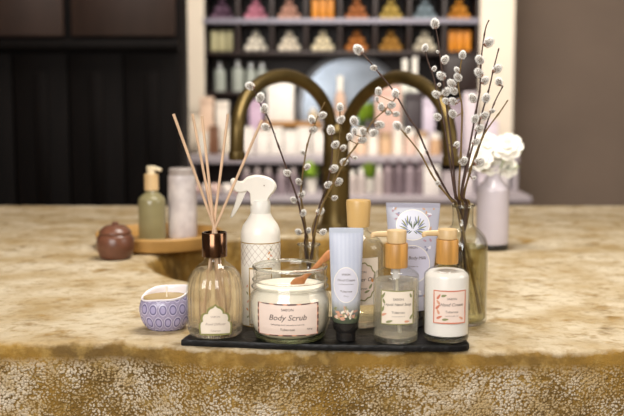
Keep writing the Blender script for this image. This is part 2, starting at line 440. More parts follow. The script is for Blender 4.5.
# ------------------------------------------------------------------ candle bowl
p = Vector((at(166.5, 330, 1.345).x, 1.345, ZT))
t = thing('candle_bowl', 'small lilac patterned candle bowl with white rim on bare stone', 'candle', p, facecam(p.x, p.y)-.45)
def bowlmod(a, z): return 1 + .05*math.cos(2*(a-.6)) + .02*math.cos(3*a+1)
def pattern_mat():
    m = mat('lilac glaze with oval cells', 'a49bc4', .25); nt = m.node_tree; N = nt.nodes.new; L = nt.links.new
    def ma(op, *a):
        q = N('ShaderNodeMath'); q.operation = op
        for i, v in enumerate(a):
            if isinstance(v, (int, float)): q.inputs[i].default_value = v
            else: L(v, q.inputs[i])
        return q.outputs[0]
    tc = N('ShaderNodeTexCoord'); se = N('ShaderNodeSeparateXYZ'); L(tc.outputs['Object'], se.inputs[0])
    v = ma('DIVIDE', ma('SUBTRACT', se.outputs['Z'], .004), .0150)
    u = ma('ADD', ma('MULTIPLY', ma('ARCTAN2', se.outputs['Y'], se.outputs['X']), 15/(2*PI)), ma('MULTIPLY', ma('FLOOR', v), .5))
    du = ma('SUBTRACT', ma('FRACT', ma('ADD', u, 20)), .5); dv = ma('MULTIPLY', ma('SUBTRACT', ma('FRACT', ma('ADD', v, 4)), .5), .95)
    r2 = ma('SQRT', ma('ADD', ma('MULTIPLY', du, du), ma('MULTIPLY', dv, dv)))
    r = N('ShaderNodeValToRGB'); e = r.color_ramp.elements
    e[0].position = .0; e[0].color = lin('aca6c8'); e[1].position = 1; e[1].color = lin('9e98b2')
    for pos, c in ((.24, 'a6a0c6'), (.29, '6a6488'), (.35, '6f698e'), (.385, 'c6c1dc'), (.44, 'c2bcd8'), (.47, '858098'), (.54, 'a59dbd')):
        q = e.new(pos); q.color = lin(c)
    L(r2, r.inputs[0]); L(r.outputs[0], nt.nodes['Principled BSDF'].inputs['Base Color']); return m
t.scale = (1.12, 1.12, 1.18)
R0 = .0305
prof = spl([(.0, 0), (.017, 0), (.022, .002), (.028, .011), (R0, .023), (.0295, .034), (.0275, .040)], 5)
def dip(bm, z0=.026, amt=.0045):
    for v in bm.verts:
        if v.co.z > z0:
            a = math.atan2(v.co.y, v.co.x); v.co.z += amt*math.sin(a*1+.35)*(v.co.z-z0)/.012*.9 + .0012*math.sin(3*a)
    return bm
obj('bowl', dip(lathe(prof, 72, mod=bowlmod)), pattern_mat(), t)
pr = spl([(.0275, .0395), (.0283, .0415), (.0273, .0425), (.0255, .040), (.0255, .034), (.0250, .029)], 4)
obj('rim', dip(lathe(pr, 72, mod=bowlmod)), mat('white glaze', 'eeeaf0', .15), t)
w_ = obj('wax', lathe([(0, .0378), (.0254, .0378), (.0246, .027), (0, .027)], 48, mod=bowlmod), mat('tan wax', 'a48a52', .35), t)
obj('wick', tube([(.003, -.004, .0335), (.003, -.004, .050)], .0009, 8), mat('white wick', 'f7efdc', .8), t)

# ------------------------------------------------------------------ reed diffuser
p = Vector((at(215.5, 330, 1.278).x, 1.278, 0)); K = 1.278
zz = lambda py, Y: at(312, py, Y).z
t = thing('reed_diffuser', 'fluted glass reed diffuser bottle with bronze collar and five tan reeds', 'diffuser', p, facecam(p.x, p.y))
ztop = zz(256, K); zcol = zz(232, K)
sh = [(0, .0005), (.030, .0005), (.0345, .003), (.0358, .010), (.0363, .030), (.0364, .054), (.0355, .066), (.0322, .078), (.0245, .0885), (.0155, .0955), (.0135, ztop-.003), (.0135, ztop+.002)]
prof = spl(sh, 5)
def flute(a, z):
    k = min(1, max(0, (z-.004)/.02)) * min(1, max(0, (.098-z)/.02)); return 1 + .045*k*abs(math.cos(a*9)) - .022*k
obj('glass_body', lathe(prof, 144, mod=flute), M['glass'], t)
obj('glass_base', lathe(spl([(0, .001), (.029, .001), (.0335, .004), (.0345, .009), (.028, .0105), (0, .012)], 3), 90, mod=lambda a, z: 1+.02*math.cos(a*18)), M['thick'], t)
inn = [(0, .0125), (.031, .013), (.0338, .018), (.0343, .03), (.0344, .054), (.0335, .0655), (.0302, .0770), (.0228, .0872), (0, .0876)]
obj('scented_oil', lathe(spl(inn, 3), 144, mod=flute), M['oil'], t)
bm = lathe([(.0150, ztop), (.0162, ztop), (.0163, ztop+.002), (.0163, zcol-.001), (.0155, zcol), (.0135, zcol), (.0135, ztop)], 64)
obj('collar', bm, M['bronze'], t)
obj('stopper', lathe([(0, zcol-.006), (.0134, zcol-.006), (.0134, zcol-.009), (0, zcol-.009)], 40), M['black'], t)
f = cyl(lambda v: interp(sh, v)*1.02)
def ogee(w, h, cv):
    half = [(50, 0), (53, 20), (51, 33), (44, 38), (46, 47), (42, 58), (34, 63), (27, 64), (25, 71), (17, 79), (7, 83), (0, 89)]
    half = spl(half, 3); P = [(x, y) for x, y in half] + [(-x, y) for x, y in half[::-1][1:]]
    P += [(-50+100*k/12, 0) for k in range(1, 12)]
    return [(x/100*w, cv - h/2 + y/88*h) for x, y in P]
o_ = ogee(.0400, .0395, .0270)
lb = obj('label', plate(o_, f, .0002, .0007, 6), M['paper'], t)
obj('border', band(grow(o_, .0007), grow(o_, -.0020), f, .0007, .0010), M['green'], lb)
letters('lettering', [('SABON', .0036, 0, .031, 0), ('Reed Diffuser', .0046, 0, .0215, .3), ('Tuberose', .0033, 0, .0130, 0)], f, M['ink_light'], lb, .0010)
def reed(tipx, tipy, Yt, bx, by):
    q = at(tipx, tipy, Yt)
    inv = t.matrix_basis.inverted(); tip = inv @ q
    base = Vector((bx, by, .014)); neck = Vector((bx*.25 + tip.x*.04, by*.3, zcol))
    d = (tip-neck); L = [base, base.lerp(neck, .5), neck] + [neck + d*k/4 for k in range(1, 5)]
    return tube([tuple(v) for v in L], .0018, 10)
for a_ in ((173.5, 114, 1.27, .016, .004), (192.5, 114, 1.31, .008, -.012), (202, 116, 1.28, .003, .014), (228, 114, 1.30, -.010, .008), (262, 120, 1.28, -.016, -.006)):
    obj('reed', reed(*a_), M['reed'], t)

# ------------------------------------------------------------------ spray bottle
K = 1.34; p = Vector((at(261, 300, K).x, K, 0))
t = thing('spray_bottle', 'white trigger spray bottle with gold lattice print behind the jar', 'spray bottle', p, facecam(p.x, p.y)+.05)
zs = lambda py: zz(py, K)
RS = .0268
sh = [(0, 0), (.0255, 0), (RS, .002), (RS, zs(236)), (.0262, zs(231)), (.0235, zs(225)), (.0175, zs(218.5)), (.0138, zs(213.5)), (.0125, zs(212))]
obj('bottle_body', lathe(sh[:3] + spl(sh[3:], 5), 72), M['white'], t)
f = cyl(lambda v: RS)
zl0, zl1 = zs(324), zs(241)
lb = obj('lattice_print', band([(-.0400, zl1), (.0400, zl1)], [(-.04, zl0), (.04, zl0)], f, .0001, .0004), M['paper'], t) if False else None
bm = bmesh.new()
for zc in (zl1, zl0+.002):
    for k in range(72): 
        a0, a1 = 2*PI*k/72, 2*PI*(k+1)/72
        q = [Vector(((RS+d)*math.cos(a_), (RS+d)*math.sin(a_), zc+h)) for (a_, d, h) in ((a0, .0004, -.0006), (a1, .0004, -.0006), (a1, .0004, .0006), (a0, .0004, .0006))]
        bm.faces.new([bm.verts.new(v) for v in q])
obj('gold_ring', bm, M['gold'], t)
bm = bmesh.new()
nc = 6; cw = .0088; zlow = zs(262)
for i in range(-nc, nc+1):
    for sgn in (-1, 1):
        for j in range(6):
            z0_, z1_ = zl1 - j*.0052, zl1-(j+1)*.0052
            if z1_ < zlow-.004: continue
            u0_ = (i + sgn*j*.5)*cw; u1_ = (i + sgn*(j+1)*.5)*cw
            if abs(u0_) > .037: continue
            plate([(u0_-.00022, z0_), (u0_+.00022, z0_), (u1_+.00022, z1_), (u1_-.00022, z1_)], f, .0002, .0004, 1, bm)
obj('lattice_print', bm, M['ink_light'], t, smooth=False)
o_ = rect(.031, zs(265)-zs(321), -.002, (zs(265)+zs(321))/2)
lb = obj('label', plate(o_, f, .0002, .0006, 5), M['paper'], t)
obj('border', band(grow(o_, .0004), grow(o_, -.0018), f, .0006, .0009), M['gold'], lb)
letters('lettering', [('SABON', .0034, -.002, zs(275), 0), ('Home Mist', .0045, -.002, zs(284), .3), ('Tuberose', .0034, -.002, zs(296), 0)], f, M['ink_light'], lb, .0009)
sprigs('floral_print', [(.010, zs(250), .005, .002, 1, 0), (.013, zs(253), .005, .002, -.6, 1), (.009, zs(256), .004, .002, 2.4, 0), (.0125, zs(247), .004, .0018, 2, 2), (.015, zs(257), .005, .002, .4, 2),
    (-.021, zs(283), .005, .002, 1, 1), (-.021, zs(290), .005, .002, -1, 2), (-.020, zs(298), .005, .002, 1, 1), (-.021, zs(306), .005, .0022, -.8, 0), (-.020, zs(313), .005, .002, .8, 2)], f, [M['leafo'], M['leafp'], M['leafg']], t)
# trigger head
zc0, zc1 = zs(214), zs(200)
bm = lathe([(.0128, zc0-.001), (.0134, zc0), (.0134, zc1-.002), (.0118, zc1), (.006, zc1), (.006, zc1+.004)], 48, mod=lambda a, z: 1+.012*math.cos(24*a))
sc_ = 1.34/1000
hd = lambda px, py: ((px-261)*sc_, zs(py))
out = spl([hd(251, 201), hd(253, 206), hd(269, 206), hd(269, 200), hd(271, 196), hd(277, 188), hd(275, 181), hd(267, 176.5), hd(257, 175), hd(248, 177), hd(243, 181), hd(238, 180.5), hd(234.5, 178), hd(231, 180.5), hd(233, 186), hd(235, 190.5), hd(240, 191.5), hd(247, 190), hd(251, 194)][::-1], 4)
def prism(bm, poly, y0, y1, bev=.002):
    cx = sum(q[0] for q in poly)/len(poly); cz = sum(q[1] for q in poly)/len(poly)
    lay = []
    for (y, k) in ((y0, .90), (y0+bev, 1), (y1-bev, 1), (y1, .90)):
        lay.append([bm.verts.new((cx+(x-cx)*k, y, cz+(z-cz)*k)) for (x, z) in poly])
    n = len(poly)
    for a_, b_ in zip(lay, lay[1:]):
        for i in range(n): bm.faces.new((a_[i], a_[(i+1) % n], b_[(i+1) % n], b_[i]))
    bmesh.ops.triangulate(bm, faces=[bm.faces.new(lay[0]), bm.faces.new(lay[-1])])
    return bm
obj('neck_collar', bm, mat('milky plastic', 'e8e6df', .35), t)
obj('spray_head', prism(bmesh.new(), out, -.0085, .0085, .0035), M['white'], t)
trg = [hd(250, 188), hd(246, 193), hd(241.5, 203), hd(235, 214), hd(231, 217.5), hd(231.5, 213.5), hd(235, 204), hd(238, 194), hd(241, 188)]
obj('trigger', prism(bmesh.new(), spl(trg + [trg[0]], 4)[:-1], -.0045, .0045, .0018), M['white'], t)
obj('hinge_pin', tube([(hd(264.5, 185)[0], -.0098, hd(264.5, 185)[1]), (hd(264.5, 185)[0], -.008, hd(264.5, 185)[1])], .0009, 10), M['ink_light'], t)

# ------------------------------------------------------------------ body scrub jar
K = 1.262; p = Vector((at(290, 300, K).x, K, 0)); zs = lambda py: zz(py, K)
t = thing('scrub_jar', 'squat open glass jar of white body scrub at front centre', 'jar', p, facecam(p.x, p.y))
t.scale = (1.115, 1.115, 1.06)
sh = [(0, .0003), (.034, .0003), (.0395, .0015), (.0435, .010), (.0468, .022), (.0475, .036), (.0472, .046), (.0455, .053), (.0430, .057), (.0418, .0595),
      (.0440, .0625), (.0440, .0645), (.0425, .067), (.0432, .0705), (.0432, .0725), (.0420, .075), (.0425, .0825), (.0430, .0845), (.0430, .0875), (.0420, .0888)]
inner = [(.0398, .0882), (.0395, .084), (.0393, .060), (.0425, .054), (.0448, .046), (.0450, .036), (.0443, .022), (.0408, .011), (.036, .0065), (0, .0065)]
bm = lathe(sh[:3] + spl(sh[3:], 3) + inner, 96)
obj('glass_body', bm, M['glass2'], t)
obj('glass_foot', lathe(spl([(0, .0008), (.033, .0008), (.0385, .002), (.0410, .0065), (.036, .0062), (0, .0060)], 3), 80), liquid('green thick glass', (.90, .96, .84), 1.5, trans=.3), t)
cr = [(0, .0068), (.0355, .0068), (.0405, .0112), (.0440, .022), (.0447, .036), (.0445, .046), (.0422, .054), (.0391, .060), (.0391, .0655), (.030, .0665), (.014, .0655), (0, .067)]
obj('scrub', lathe(cr, 80), M['cream'], t)
def ring(name, R_, z, h, w_, m, par, seg=80): return obj(name, lathe([(R_-w_+w_*math.cos(2*PI*k/14), z+h*math.sin(2*PI*k/14)) for k in range(15)], seg), m, par)
M['rimglass'] = liquid('bright rim glass', (.99, .995, .985), 1.5, trans=.12)
ring('lip', .0434, .0872, .0021, .0021, M['rimglass'], t)
ring('thread', .0437, .0718, .0012, .0012, M['rimglass'], t)
ring('thread', .0446, .0636, .0012, .0012, M['rimglass'], t)
f = cyl(lambda v: interp(sh, v))
zl = (zs(296)+zs(330))/2; o_ = rect(.0735, .0385, -.003, .0315, 14)
lb = obj('label', plate(o_, f, .0002, .0006, 8), M['pinkpaper'], t)
n_ = len(o_)
obj('border', band(grow(o_, .0001), grow(o_, -.0016), f, .0006, .0009), M['leafp'], lb)
obj('border_dashes', band(grow(o_, .0002), grow(o_, -.0016), f, .0009, .0011, skip=lambda k: k % 3 == 2), M['maroon'], lb)
letters('lettering', [('SABON', .0042, -.003, .0440, 0), ('Body Scrub', .0092, -.003, .0345, .25), ('Exfoliating dead sea salts in rich oils', .0026, -.003, .0262, 0), ('Tuberose', .0042, -.003, .0203, 0), ('320 g', .0030, .022, .0205, 0)], f, M['print_'], lb, .0010)
# spoon lying in the jar: its own thing
q0 = Vector((at(303, 279, 1.262).x, 1.262, zz(279, 1.262))); q1 = at(332.5, 251, 1.29)
bm = bmesh.new(); pts = [q0.lerp(q1, k/10) for k in range(-3, 11)]
wd = [.0075, .0085, .0075, .0045, .003, .0028, .0028, .003, .0034, .004, .0046, .0052, .0052, .0036]
d = (q1-q0).normalized(); sd = d.cross(Vector((0, 1, 0))).normalized(); nn = Vector((0, 1, 0))
rg = []
for q, w_ in zip(pts, wd): rg.append([bm.verts.new(q + sd*w_*math.cos(2*PI*k/14) + nn*.0018*math.sin(2*PI*k/14)) for k in range(14)])
for a_, b_ in zip(rg, rg[1:]):
    for k in range(14): bm.faces.new((a_[k], a_[(k+1) % 14], b_[(k+1) % 14], b_[k]))
bm.faces.new(rg[0]); bm.faces.new(rg[-1])
tag(obj('wooden_spoon', bm, M['spoon']), 'small wooden spoon leaning in the open jar of scrub', 'spoon')

# ------------------------------------------------------------------ tubes
def squeeze_tube(name, label, K, pxc, ytop, wtop, capw, caph, foot, cat, mats, turn=0, group=None):
    p = Vector((at(pxc, 300, K).x, K, 0)); H = zz(ytop, K)
    t = thing(name, label, cat, p, facecam(p.x, p.y)+turn)
    s = K/1000; r0 = foot/2*s; zc = caph*s; hw = wtop/2*s
    def sec(z):
        k = max(0, min(1, (z-zc)/(H-zc))); a_ = r0 + (hw-r0)*(k**.8); b_ = (r0)*(1-k**1.5)**.8 + .0006
        return a_, b_
    bm = bmesh.new(); rg = []; n = 60
    hs = [zc + (H-.006-zc)*k/26 for k in range(27)] + [H-.005, H-.0003, H]
    for i, z in enumerate(hs):
        a_, b_ = sec(min(z, H-.006)); 
        if i == 0: a_, b_ = a_*.93, b_*.93
        rg.append([bm.verts.new((a_*math.cos(2*PI*k/n), b_*math.sin(2*PI*k/n), z)) for k in range(n)])
    for i, (x, y) in enumerate(zip(rg, rg[1:])):
        for k in range(n):
            f_ = bm.faces.new((x[k], x[(k+1) % n], y[(k+1) % n], y[k])); f_.material_index = 1 if i >= 26 else 0
    bm.faces.new(rg[0]); bm.faces.new(rg[-1])
    obj('tube_body', bm, mats, t)
    cr_ = capw/2*s
    obj('cap', lathe([(0, .0002), (cr_*.9, .0002), (cr_, .0015), (cr_, zc*.42), (cr_*1.02, zc*.5), (r0*.93, zc*.62), (r0*.96, zc-.0005), (0, zc-.0003)], 48), M['black'], t)
    def f(u, v, d):
        a_, b_ = sec(v); q = max(0, 1-(u/a_)**2); return Vector((u, -b_*math.sqrt(q)-d, v))
    return t, f, H, zc
def band_mat(name, stops, rough=.35, stripe=None):
    """printed colour bands along the tube's own height (object z), with fine stripes"""
    m = mat(name, 'ffffff', rough); nt = m.node_tree; N = nt.nodes.new; L = nt.links.new
    tc = N('ShaderNodeTexCoord'); se = N('ShaderNodeSeparateXYZ'); L(tc.outputs['Object'], se.inputs[0])
    r = N('ShaderNodeValToRGB'); mr = N('ShaderNodeMapRange'); mr.inputs[1].default_value = 0; mr.inputs[2].default_value = .16
    L(se.outputs['Z'], mr.inputs[0]); L(mr.outputs[0], r.inputs[0]); e = r.color_ramp.elements
    e[0].position = stops[0][0]/.16; e[0].color = lin(stops[0][1]); e[1].position = stops[-1][0]/.16; e[1].color = lin(stops[-1][1])
    for z_, c_ in stops[1:-1]: q = e.new(z_/.16); q.color = lin(c_)
    col = r.outputs[0]
    if stripe:
        wv = N('ShaderNodeTexWave'); wv.inputs['Scale'].default_value = stripe; wv.bands_direction = 'X'; wv.inputs['Distortion'].default_value = .3
        L(tc.outputs['Object'], wv.inputs['Vector']); mx = N('ShaderNodeMix'); mx.data_type = 'RGBA'; mx.blend_type = 'MULTIPLY'
        mx.inputs['B'].default_value = lin('c3cbdf'); L(wv.outputs['Fac'], mx.inputs['Factor']); L(col, mx.inputs['A']); col = mx.outputs['Result']
    L(col, nt.nodes['Principled BSDF'].inputs['Base Color']); return m
hm = band_mat('pale blue striped foil', [(.02, '56604a'), (.032, '5d664e'), (.044, 'b3b3a8'), (.054, 'dadce2'), (.10, 'd6dbe6'), (.15, 'dde2ee')], .4, 190)
t, f, H, zc = squeeze_tube('hand_cream_tube', 'slim pale blue striped hand cream tube standing on its black cap', 1.245, 346, 228, 35, 20, 20, 27, 'tube', [hm, mat('crimped foil edge', 'c4cddd', .35, bump=.5, bscale=900)])
o_ = oval(.031, .044, 0, zz(283, 1.245)); lb = obj('label', plate(o_, f, .0003, .0006, 5), mat('lilac label', 'd3d3e0', .5), t)
obj('border', band(grow(o_, .0002), grow(o_, -.0006), f, .0006, .0008), M['white'], lb)
zl = zz(283, 1.245)
letters('lettering', [('SABON', .0034, 0, zl+.013, 0), ('Hand Cream', .0042, 0, zl+.006, .3), ('nourishing care for hands', .0019, 0, zl+.001, 0), ('Tuberose', .0038, 0, zl-.008, 0), ('75 ml', .0026, 0, zl-.014, 0)], f, M['print_'], lb, .0009)
zf = zz(311, 1.245)
sp = []
for k in range(34):
    u = random.uniform(-.0135, .0135); v = zf + random.uniform(-.008, .009)
    sp.append((u, v, random.uniform(.004, .008), .0028, random.uniform(0, 3), random.choice([0, 1, 2, 3])))
sprigs('floral_print', sp, f, [M['leafp'], M['leafg'], mat('printed cream petal', 'eadfce', .6), mat('dusty rose petal', 'c99a86', .6)], t, .0009)

mm = band_mat('lavender foil', [(.0, 'bdbccd'), (.10, 'bfc0d4'), (.15, 'b4b6c4')], .3)
t, f, H, zc = squeeze_tube('body_milk_tube', 'wide lavender body milk tube with a winged crest, behind the pump bottles', 1.328, 412, 203, 55, 26, 18, 34, 'tube', [mm, mat('lavender crimped edge', 'a9a9bb', .3, bump=.5, bscale=900)])
zm = lambda py: zz(py, 1.328)
o_ = oval(.046, .050, 0, zm(262)); lb = obj('label', plate(o_, f, .0003, .0006, 5), mat('pale lavender label', 'cfcfe6', .5), t)
obj('border', band(grow(o_, .0002), grow(o_, -.0007), f, .0006, .0008), M['white'], lb)
letters('lettering', [('SABON', .0040, 0, zm(246), 0), ('Silky Body Milk', .0058, 0, zm(256), .25), ('with jojoba oil', .0026, 0, zm(264), 0), ('Tuberose', .0042, 0, zm(274), 0)], f, M['print_'], lb, .0010)
o_ = oval(.044, .040, 0, zm(224)); cr_ = obj('crest', plate(o_, f, .0003, .0006, 5), mat('crest white', 'd8dbea', .35), t)
obj('crest_ring', band(grow(o_, .0004), grow(o_, -.0007), f, .0006, .0009), M['white'], cr_)
sp = []
for sg in (-1, 1):
    for k in range(9):
        ang = -.95 + k*.30; rr_ = .0085 + .0015*(k % 2); a2 = ang if sg > 0 else PI-ang
        sp.append((sg*.003 + rr_*math.cos(a2), zm(226)+rr_*math.sin(a2)*1.05, .0110, .0019, a2+sg*.35, k % 2))
    for k in range(3): sp.append((sg*(.0015+.0016*k), zm(224)+.001*k, .0105-.0015*k, .0013, PI/2-sg*(.12+.22*k), 2))
    sp.append((sg*.0035, zm(231), .006, .0014, PI/2+sg*.9, 2))
sprigs('crest_wings', sp, f, [M['leafb'], M['leafg'], mat('crest dark green', '56654f', .5)], cr_, .0010)
sp = []
for k in range(150):
    u = random.choice([-1, 1])*random.uniform(.014, .031); v = random.uniform(zm(290), zm(208)) 
    if abs(u) > .0165 + (v-zm(300))/.13*.012 or math.hypot(u/.0245, (v-zm(262))/.0265) < 1 or math.hypot(u/.0235, (v-zm(224))/.0215) < 1: continue
    sp.append((u, v, random.uniform(.003, .007), .0024, random.uniform(0, 3), random.choice([0, 1, 2, 3])))
for k in range(16): sp.append((random.uniform(-.016, .018), zm(291)+random.uniform(-.007, .004), .007, .003, random.uniform(0, 3), random.choice([1, 3, 2, 0])))
sprigs('floral_print', sp, f, [mat('printed slate blue leaf', '8f93b0', .6), mat('printed sand petal', 'c9a283', .6), mat('printed white petal', 'e6e4ee', .6), mat('printed mauve petal', 'b492a0', .6)], t, .0007)

# ------------------------------------------------------------------ pump bottles
def pump_bottle(name, label, K, pxc, r, ysh, yc0, yc1, yp, wcol, content, m_content, fill_y, turn=0, cat='bottle', spout=.021):
    p = Vector((at(pxc, 300, K).x, K, 0)); zs = lambda py: zz(py, K)
    t = thing(name, label, cat, p, facecam(p.x, p.y)+turn)
    c = wcol/2*K/1000; zsh = zs(ysh)
    sh = [(0, .0003), (r*.86, .0003), (r*.96, .0015), (r, .005), (r, zsh), (r*.97, zsh+.004), (r*.82, zsh+.0085), (r*.60, zsh+.0115), (c*.86, zsh+.0135), (c*.84, zs(yc0)+.001)]
    obj('glass_body', lathe(sh[:4] + spl(sh[4:], 5), 80), M['glass'], t)
    obj('glass_base', lathe(spl([(0, .0008), (r*.85, .0008), (r*.95, .0025), (r*.955, .0055), (r*.8, .0062), (0, .0066)], 3), 64), M['thick'], t)
    zf = zs(fill_y); ri = r*.945
    if zf > zsh: liq = [(0, .0068), (ri*.85, .0068), (ri, .009), (ri, zsh), (ri*.96, zsh+.0035), (ri*.8, min(zf, zsh+.0075)), (0, min(zf, zsh+.0075))]
    else: liq = [(0, .0068), (ri*.85, .0068), (ri, .009), (ri, zf), (0, zf)]
    obj(content, lathe(liq, 72), m_content, t)
    z0, z1 = zs(yc0), zs(yc1)
    obj('wooden_collar', lathe([(c*.85, z0), (c*.97, z0), (c, z0+.001), (c, z1-.001), (c*.96, z1), (0, z1)], 56), M['beech'], t)
    bm = lathe([(0, z1+.0002), (c*.80, z1+.0002), (c*.86, z1+.001), (c*.88, zs(yp)-.0015), (c*.82, zs(yp)), (0, zs(yp))], 48)
    hd_ = obj('pump_head', bm, M['palewood'], t)
    zp = zs(yp)-.0052
    pts = spl([(-c*.5, 0, zp), (-c-.006, -.001, zp), (-c-.015, -.002, zp-.001), (-c-spout+.006, -.003, zp-.0045)], 5)
    obj('spout', tube(pts, [.0042-.0014*k/(len(pts)-1) for k in range(len(pts))], 14), M['palewood'], t)
    if content != 'lotion':
        obj('dip_tube', tube([(0, 0, z0-.001), (.002, .002, .04), (.004, .004, .010)], .0016, 8), mat('milky tube', 'e4e0d6', .4, ), t)
        obj('pump_barrel', lathe([(0, z0-.014), (.0045, z0-.014), (.0055, z0-.001), (0, z0-.001)], 24), mat('pump barrel plastic', 'dcd8d4', .4), t)
    return t, cyl(lambda v: interp(sh, v), 0), zs
t, f, zs = pump_bottle('hand_soap_bottle', 'clear liquid hand soap bottle with wooden pump and green bordered label', 1.247, 396, .0288, 277, 267, 243, 230, 23, 'liquid_soap', M['soap'], 279)
zl = (zs(284)+zs(322))/2; o_ = rect(.0430, .0430, .002, zl, 12)
lb = obj('label', plate(o_, f, .0002, .0006, 6), M['paper'], t)
obj('border', band(grow(o_, .0001), grow(o_, -.0013), f, .0006, .0009), M['green'], lb)
letters('lettering', [('SABON', .0040, .003, zl+.0105, 0), ('Liquid Hand Soap', .0049, .002, zl+.004, .25), ('Tuberose', .0042, .003, zl-.006, 0), ('enriched with olive oil', .0018, .003, zl-.011, 0)], f, M['print_'], lb, .0010)
sprigs('printed_leaf', [(-.016, zl+.015, .009, .003, 1, 0), (-.0155, zl+.008, .007, .003, 2, 0), (-.0165, zl-.002, .008, .003, 1.2, 0), (-.015, zl-.009, .008, .003, .4, 1), (-.008, zl-.0175, .009, .003, .3, 0), (.019, zl+.015, .006, .003, 2, 0), (.020, zl-.012, .007, .003, 1, 0), (.014, zl-.0175, .007, .003, 0, 1)], f, [M['leafg'], M['leafp']], lb, .0010)

t, f, zs = pump_bottle('hand_cream_bottle', 'white hand cream bottle with wooden pump and coral framed label', 1.252, 446.5, .0290, 276, 263, 239, 229, 22.5, 'lotion', M['lotion'], 268, turn=.10)
zl = (zs(284)+zs(321))/2; o_ = rect(.0430, .0420, .002, zl, 12)
lb = obj('label', plate(o_, f, .0002, .0006, 6), M['pinkpaper'], t)
obj('border', band(grow(o_, .0001), grow(o_, -.0016), f, .0006, .0009), M['coral'], lb)
letters('lettering', [('SABON', .0038, .004, zl+.0105, 0), ('Hand Cream', .0056, .004, zl+.003, .25), ('Tuberose', .0042, .004, zl-.006, 0), ('nourishing daily care', .0020, .004, zl-.011, 0)], f, M['print_'], lb, .0010)
sprigs('printed_leaf', [(-.0125, zl+.013, .008, .003, 1, 0), (-.013, zl+.006, .007, .003, 2.2, 1), (-.0135, zl, .008, .003, .8, 0), (-.013, zl-.006, .007, .003, 2, 1), (-.0115, zl-.013, .008, .003, .5, 0), (-.004, zl-.0155, .008, .003, .1, 2), (.016, zl-.014, .007, .003, 2.6, 1), (-.006, zl+.0145, .007, .003, .2, 2)], f, [M['coral'], M['leafp'], M['leafg']], lb, .0010)

# shower oil bottle (rounded shoulders, round pale wooden cap)
K = 1.338; p = Vector((at(358, 300, K).x, K, 0)); zs = lambda py: zz(py, K); r = .0352
t = thing('shower_oil_bottle', 'large pale yellow oil bottle with flared wooden cap behind the blue tube', 'bottle', p, facecam(p.x, p.y))
sh = [(0, .0003), (.031, .0003), (.0343, .002), (r, .006), (r, zs(252)), (.0340, zs(245)), (.0290, zs(239)), (.0200, zs(234)), (.0135, zs(231)), (.0125, zs(226))]
obj('glass_body', lathe(sh[:4] + spl(sh[4:], 5), 80), M['glass'], t)
obj('shower_oil', lathe([(0, .008), (.030, .008), (.0335, .011), (.0335, zs(252)), (.0320, zs(246)), (.027, zs(241)), (0, zs(241))], 72), M['straw'], t)
obj('glass_base', lathe([(0, .001), (.031, .001), (.0335, .003), (.0335, .007), (0, .0075)], 64), M['thick'], t)
obj('wooden_cap', lathe([(0, zs(226.5)), (.0145, zs(226.5)), (.0152, zs(225)), (.0168, zs(202)), (.0160, zs(200)), (0, zs(199.5))], 56), mat('pale gold wood', 'd8b272', .35, var=.1, scale=10, stretch=(6, 6, 1)), t)
f = cyl(lambda v: interp(sh, v)); zl = (zs(254)+zs(300))/2; hh = zs(254)-zs(300)
o_ = rect(.050, hh, .004, zl, 12); lb = obj('label', plate(o_, f, .0002, .0005, 6), M['paper'], t)
o2 = oval(.040, hh*.78, .004, zl, 96, .035, 14); md = obj('medallion', plate(o2, f, .0005, .0008, 5), M['pinkpaper'], lb)
obj('medallion_border', band(grow(o2, .0012), grow(o2, -.0004), f, .0008, .0011), M['green'], lb)
letters('lettering', [('SABON', .0042, .004, zl+.013, 0), ('Shower Oil', .0075, .004, zl+.003, .25), ('Tuberose', .0042, .004, zl-.009, 0)], f, M['print_'], lb, .0012)
sprigs('printed_leaf', [(.017, zl-.006, .008, .003, 1, 0), (.012, zl-.013, .008, .003, .4, 0), (.019, zl+.002, .006, .003, 1.8, 1)], f, [M['leafg'], M['leafo']], lb, .0012)

# ------------------------------------------------------------------ vases
def catkin_mesh(seed):
    rnd = random.Random(seed); bm = bmesh.new(); L, R = .0054, .0043
    r = bmesh.ops.create_icosphere(bm, subdivisions=3, radius=1)
    for v in r['verts']:
        z = v.co.z; k = 1 - .10*z
        v.co = Vector((v.co.x*R*.86*k, v.co.y*R*.86*k, z*L*.90 + L))
    for k in range(800):
        a = rnd.uniform(0, 2*PI); z = rnd.uniform(-.92, 1); s = math.sqrt(max(0, 1-z*z)); kk = 1-.10*z
        n = Vector((math.cos(a)*s, math.sin(a)*s, z)); base = Vector((n.x*R*.82*kk, n.y*R*.82*kk, z*L*.88+L))
        d = (n + Vector((0, 0, .35)) + Vector((rnd.uniform(-.3, .3), rnd.uniform(-.3, .3), rnd.uniform(-.3, .3)))).normalized()
        tip = base + d*rnd.uniform(.0014, .0026); sd = d.orthogonal().normalized()*.00010
        q = d.cross(sd).normalized()*.00010
        v0, v1, v2, v3 = (bm.verts.new(x) for x in (base-sd-q, base+sd-q, base+q, tip))
        for tri in ((v0, v1, v3), (v1, v2, v3), (v2, v0, v3)):
            fc = bm.faces.new(tri); fc.material_index = 1
    lathe([(0, -.0004), (.0016, .0000), (.0025, .0012), (.0024, .0024), (.0012, .0030)], 12, bm=bm, mi=2)
    me = bpy.data.meshes.new('catkin'); bm.to_mesh(me); bm.free()
    for m in (M['fuzzc2'], M['fuzz'], M['scale_']): me.materials.append(m)
    me.polygons.foreach_set('use_smooth', [True]*len(me.polygons))
    return me
def core_mat():
    """silky core: cool grey silk seen face on, pale when grazing, as plush fibres are"""
    m = mat('catkin plush', '7f7466', .95, var=.25, scale=500, sheen=.6); return m
M['fuzzc2'] = core_mat()
CAT = [catkin_mesh(i) for i in range(4)]
